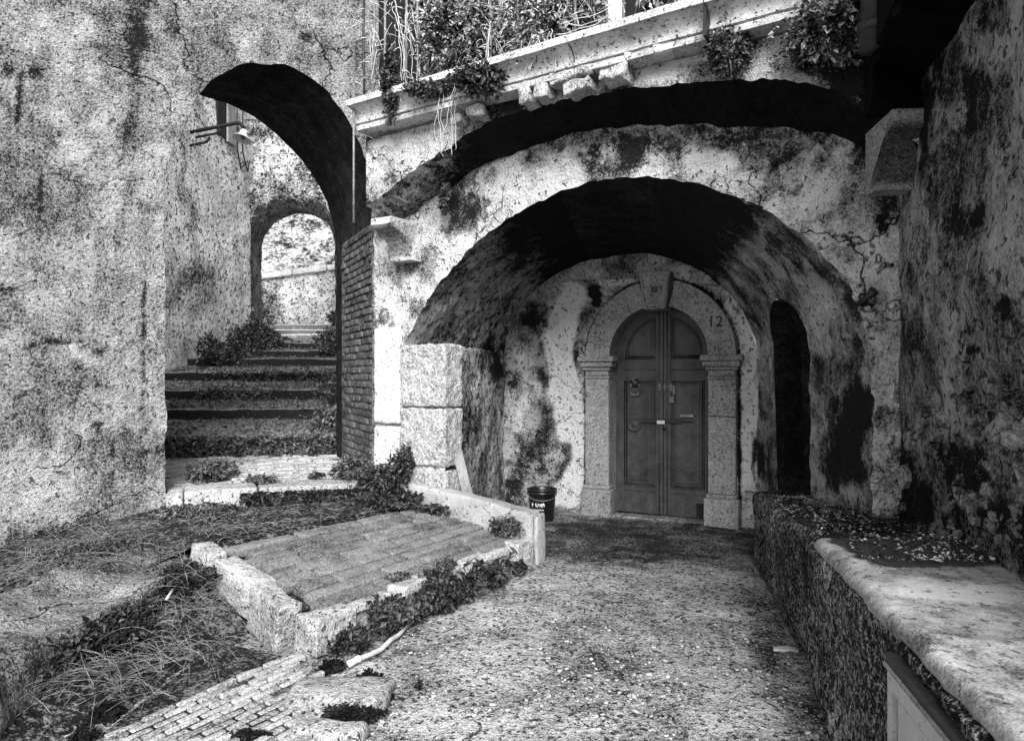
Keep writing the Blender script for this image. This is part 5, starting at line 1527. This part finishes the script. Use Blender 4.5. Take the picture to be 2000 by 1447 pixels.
fol('weed_clump', 'weedy grass in the gap at the left end of the threshold', 'weeds', (-2.6, 5.85, .45), (.55, .32, .06), 1500, .035, 'leaf_mid', floor=.40, up=.9)
# along the platform kerb
def kp(f, out, z): 
    p = cB + (cD - cB) * f
    return (p[0] + .84 * out, p[1] - .54 * out, z)
fol('weed_clump', 'dark weeds under the nearest corner of the platform kerb', 'weeds', kp(.10, .06, .06), (.16, .18, .10), 1500, .038, 'leaf_dark', floor=.01, face=(.3, -.5, 0))
fol('weed_clump', 'leafy weeds along the kerb face behind the crooked stick', 'weeds', kp(.24, .06, .11), (.16, .24, .12), 1900, .045, 'leaf_dark', floor=.01, face=(.3, -.5, 0))
fol('weed_clump', 'tall dark weeds halfway along the platform kerb', 'weeds', kp(.43, .07, .13), (.17, .26, .17), 2200, .05, 'leaf_dark', floor=.01, face=(.3, -.5, 0))
fol('weed_clump', 'dark weeds under the far part of the platform kerb', 'weeds', kp(.72, .05, .08), (.12, .30, .10), 1200, .04, 'leaf_dark', floor=.01, face=(.3, -.5, 0))
fol('weed_clump', 'small tuft of weeds growing in the slab joint near the kerb', 'weeds', plat(.90, .36) + np.array([0, 0, .02]), (.10, .10, .035), 420, .03, 'leaf_mid', floor=.2)
fol('weed_clump', 'tuft of weeds by the big-leaved plant on the platform edge', 'weeds', plat(.95, .56) + np.array([0, 0, .03]), (.07, .10, .045), 420, .032, 'leaf_dark', floor=.2)
fol('weed_clump', 'low dark weeds filling the kerb foot between the tall weeds and the seedling', 'weeds', kp(.56, .05, .09), (.14, .22, .11), 1500, .045, 'leaf_dark', floor=.01, face=(.3, -.5, 0))
fol('weed_clump', 'dark weeds hugging the kerb face beside the leafy ones', 'weeds', kp(.33, .05, .09), (.13, .22, .11), 1500, .045, 'leaf_dark', floor=.01, face=(.3, -.5, 0))
fol('weed_clump', 'thin weeds at the far end of the platform kerb by the ramp wall', 'weeds', kp(.88, .04, .05), (.08, .22, .06), 500, .035, 'leaf_dark', floor=.01)
# big-leaved seedling: every leaf its own part
sap = root('fig_seedling', 'dark big-leaved seedling sprouting from the platform kerb', 'plant', kp(.62, .02, .10))
lm = []
def lobed(sz, seed):
    g = np.random.default_rng(seed)
    lobes = []
    for a, l in ((0, 1.0), (38, .85), (-38, .85), (75, .6), (-75, .6)):
        lobes.append((R(a), l))
    pts = [(0, 0)]
    for a in (75, 38, 0, -38, -75):
        l = {0: 1.0, 38: .85, 75: .6}[abs(a)]
        ca, sa = math.sin(R(a)), math.cos(R(a))
        pts.append((ca * l, sa * l))
        if a > -75:
            b = a - 18
            pts.append((math.sin(R(b)) * .42, math.cos(R(b)) * .42))
    V = [(x * sz, y * sz, -.35 * sz * (x * x + y * y) + .02 * g.normal() * sz) for x, y in pts]
    F = [(0, i + 1, i) for i in range(1, len(pts) - 1)]
    return V, F
for s in range(3):
    V, F = lobed(.11, s); lm.append(mesh_data('leaf', V, F, 'leaf_mid' if s == 2 else 'leaf_dark', smooth=False))
sb = np.array(kp(.62, .02, .10))
ends = []
for q in range(26):
    a = rnd.uniform(0, 6.28)
    f = .46 + .30 * rnd.random()
    e = np.array(kp(f, .10 + .14 * rnd.random(), .08 + .22 * rnd.random()))
    ends.append(e)
    place('leaf', rnd.choice(lm), sap, e, (rnd.uniform(-.5, .9), rnd.uniform(-.6, .6), rnd.uniform(0, 6.28)), (rnd.uniform(.7, 1.15),) * 3)
part('stem', *join(*[tube([sb, (sb + e) / 2 + np.array([0, 0, .06]), e], [.006, .004, .003], 4) for e in ends[::2]]), 'leaf_mid', sap)
# moss cushions in the foreground
for (px, py, rx, ry, n, lab) in ((605, 1372, .13, .10, 1900, 'dark moss cushion left of the flat rock'), (685, 1392, .19, .10, 2900, 'broad dark moss cushion in front of the flat rock'), (642, 1302, .10, .09, 900, 'dark weeds at the near corner stone of the platform'),
                                 (715, 1325, .09, .05, 500, 'small dark moss patch behind the flat rock'), (755, 1355, .06, .04, 300, 'tiny dark moss tuft right of the flat rock'), (205, 1392, .10, .08, 1200, 'dark moss tuft beside the brick paving'),
                                 (170, 1432, .10, .05, 700, 'dark moss tuft at the bottom left edge'), (815, 1342, .03, .02, 90, 'single tiny moss speck on the open gravel'), (480, 1438, .13, .03, 500, 'thin moss line at the lower end of the brick paving')):
    fol('moss_cushion', lab, 'moss', gpt(px, py, .02), (rx, ry * 1.2, .045), n, .022, 'moss', stems=0, floor=.004, up=1.2)
# on the balcony
def bal(px, py, out):
    t, z = FW.on(px, py, out)
    return FW.p(t, z, out)
CR = 'creepers over the balcony'
fol('creeper', 'dark creeper spilling over the left end of the cornice', 'creeper', bal(762, 165, .62), (.10, .10, .38), 1500, .045, 'leaf_dark', group=None, face=(0, -.6, 0))
fol('creeper', 'dense leafy creeper heaped behind the middle of the balcony railing', 'creeper', bal(920, 80, .45), (.50, .25, .50), 4500, .05, 'leaf_pale', face=(0, -.6, 0))
fol('creeper', 'dark creeper hanging over the cornice right of the dense heap', 'creeper', bal(940, 150, .62), (.36, .14, .16), 2400, .045, 'leaf_dark', face=(0, -.6, 0))
fol('creeper', 'tangled creeper behind the railing near the white shutters', 'creeper', bal(1090, 45, .42), (.46, .22, .36), 3800, .045, 'leaf_pale', face=(0, -.6, 0))
fol('creeper', 'bright leafy creeper at the top behind the first railing bars', 'creeper', bal(860, 20, -.2), (.45, .3, .35), 2400, .05, 'leaf_pale', face=(0, -.6, 0))
fol('creeper', 'thin pale creeper at the top right of the railing', 'creeper', bal(1300, 10, .3), (.30, .2, .22), 1200, .045, 'leaf_pale', face=(0, -.6, 0))
fol('creeper', 'mixed creeper low along the cornice ledge', 'creeper', bal(850, 175, .60), (.42, .12, .10), 2000, .035, 'leaf_mid', face=(0, -.6, 0))
fol('bush', 'round dark bush rooted in the wall below the cornice', 'bush', bal(1425, 95, .52), (.20, .14, .20), 2600, .032, 'leaf_dark', face=(0, -.6, 0))
fol('bush', 'leafy shrub growing out of the wall top by the black eave', 'bush', bal(1625, 45, .58), (.32, .22, .26), 3800, .045, 'leaf_pale', face=(0, -.6, 0))
fol('bush', 'dark underside of shrubs on the wall top between stone and eave', 'bush', bal(1590, 85, .5), (.24, .16, .13), 1600, .045, 'leaf_dark', face=(0, -.6, 0))
fol('weed_clump', 'weeds hanging from the left foot of the upper arch', 'weeds', bal(868, 385, .12), (.09, .08, .18), 600, .035, 'leaf_mid', face=(0, -.6, 0))
def whip(pts, out, r, n_, jit, seed):
    g = np.random.default_rng(seed)
    prs = []
    for q in range(n_):
        j = g.normal(size=2) * jit
        q_ = np.array(pts, float)
        for _ in range(2): q_ = np.concatenate([q_[:1], np.stack([q_[:-1] * .75 + q_[1:] * .25, q_[:-1] * .25 + q_[1:] * .75], 1).reshape(-1, 2), q_[-1:]])
        w_ = np.linspace(0, 6, len(q_)) + g.random() * 6
        P = [bal(x_ + j[0] + 5 * math.sin(a_) + g.normal() * 1.2, y_ + j[1] + 4 * math.cos(a_ * 1.3) + g.normal() * 1.2, out + .03 * math.sin(a_ * .7)) for (x_, y_), a_ in zip(q_, w_)]
        prs.append(tube(P, np.linspace(r, r * .5, len(P)), 4))
    return prs
prs = []
for q, pts in enumerate(([(770, 0), (776, 60), (790, 130), (786, 190)], [(800, 20), (806, 80), (800, 150), (806, 215)], [(780, 40), (800, 75), (812, 100)], [(840, 150), (860, 180), (850, 240), (862, 290)], [(965, 60), (964, 140), (975, 150), (990, 140), (992, 100)],
                        [(905, 130), (890, 190), (886, 240), (880, 300)], [(1030, 70), (1024, 110), (1005, 150)], [(1035, 70), (1045, 110), (1065, 130)], [(1030, 70), (1030, 140)], [(1080, 60), (1085, 100), (1095, 125)], [(1090, 60), (1160, 50), (1210, 15)],
                        [(960, 130), (1000, 110), (1030, 70)], [(715, 60), (722, 110), (712, 150)]  )):
    prs += whip(pts, .58, .0042, 3, 10, 900 + q)
g = np.random.default_rng(31)
for q in range(520):
    px = g.uniform(705, 1260); top = 205 - (px - 690) * .256
    py = top - g.uniform(10, 190)
    a = g.uniform(0, 6.28); l = g.uniform(10, 34)
    P = [bal(px + math.cos(a) * l * s_, py + math.sin(a) * l * s_ + 10 * s_ * s_, .50 + .1 * g.random()) for s_ in (0, .33, .66, 1)]
    prs.append(tube(P, [.0035, .0035, .003, .002], 3))
whole('bare_vine', *join(*prs), 'dry_stick', 'tangle of bare pale vine stems hanging through the railing and over the cornice', cat='vine')
V, F = tube([bal(1602, 82, .56), bal(1615, 103, .58), bal(1632, 122, .6)], .009, 6)
whole('dead_stick', V, F, 'dry_stick', 'pale dead stick poking out below the shrubs by the black eave', cat='stick')

# dry grass on the bank
g = np.random.default_rng(13)
prs = []
def blades(n, cx, cy, sx, sy, zf, L0, L1, ax, spread, r=.0018):
    for q in range(n):
        px, py = cx + g.normal() * sx, cy + g.normal() * sy
        z = zf(px, py)
        b = gpt(px, py, z)
        a = ax + g.normal() * spread
        l = g.uniform(L0, L1)
        dirv = np.array([math.cos(a), math.sin(a), 0]) * l
        h = l * g.uniform(.02, .38)
        side = np.array([-dirv[1], dirv[0], 0]) * g.normal() * .22
        P = [b + dirv * u_ + side * u_ * u_ + np.array([0, 0, h * 4 * u_ * (1 - .92 * u_) * (1 - .25 * u_)]) for u_ in (0, .2, .4, .6, .8, 1)]
        prs.append(tube(P, np.linspace(r, r * .5, 6), 3, cap=False))
blades(420, 210, 1085, 90, 30, lambda x, y: .32, .12, .38, R(-60), .9)
blades(150, 90, 1130, 45, 25, lambda x, y: .25, .10, .3, R(-60), .9)
blades(480, 170, 1270, 120, 38, lambda x, y: .12, .10, .36, R(-100), .9)
blades(340, 70, 1285, 70, 26, lambda x, y: .12, .2, .5, R(-125), .5, .0028)
blades(320, 370, 1140, 50, 40, lambda x, y: .22, .08, .26, R(-80), 1.2)
blades(180, 420, 1030, 120, 14, lambda x, y: .42, .05, .18, R(-80), 1.5)
blades(160, 760, 960, 70, 22, lambda x, y: .44, .05, .16, R(-80), 1.5, .0025)
V, F = join(*prs)
whole('dry_grass', V, F, 'straw', 'dry straw and dead grass lying over the earth bank on the left', kind='stuff')
fol('weed_clump', 'dark weeds under the straw at the foot of the left wall', 'weeds', gpt(200, 1085, .33), (.55, .40, .09), 4200, .032, 'leaf_dark', floor=.2)
fol('weed_clump', 'dark weeds in the corner between ledge and left wall', 'weeds', gpt(90, 1140, .22), (.34, .32, .08), 2000, .035, 'leaf_dark', floor=.1)
fol('weed_clump', 'dark weeds under the ledge at the left', 'weeds', gpt(190, 1235, .20), (.32, .34, .10), 3600, .035, 'leaf_dark', floor=.05)
fol('weed_clump', 'dark weeds between the ledge end and the platform kerb', 'weeds', gpt(355, 1130, .27), (.24, .34, .10), 3200, .035, 'leaf_dark', floor=.15)
fol('weed_clump', 'straggling weeds hanging over the front of the mortared ledge', 'weeds', (-2.22, 3.75, .22), (.12, .75, .12), 2600, .035, 'leaf_dark', floor=.03, face=(.4, -.4, 0))
# leaf litter on the bench
g = np.random.default_rng(19)
n = 2600
yb = g.uniform(2.9, 5.6, n); f = g.random(n)
xb = front_x(yb) + .1 + f * (back_x(yb) - front_x(yb) - .12)
pts = np.stack([xb, yb, np.where(yb < 3.42, .80, .745 - .17 * (yb - 3.42) / 2.73) + .012 + .01 * g.random(n)], -1)
V, F = leaves_mesh(pts, .019, 2.5, 5)
whole('leaf_litter', V, F, 'leaf_pale', 'dead leaves scattered over the dark back part of the bench', kind='stuff', smooth=False)

# repeats of a kind share a group phrase
GROUPS = {'ivy': 'ivy on the steps and round the pier', 'weed_clump': 'weeds in the joints and at the foot of the walls', 'moss_cushion': 'moss cushions on the ground in front',
          'creeper': 'creepers over the balcony', 'bush': 'bushes rooted in the wall top', 'twig': 'twigs and splinters lying about', 'rock': 'loose pale rocks on the ground', 'shrub': 'shrubs beyond the second archway'}
for o in list(SC.objects):
    if o.parent is None:
        gname = GROUPS.get(o.name.split('.')[0])
        if gname: o['group'] = gname
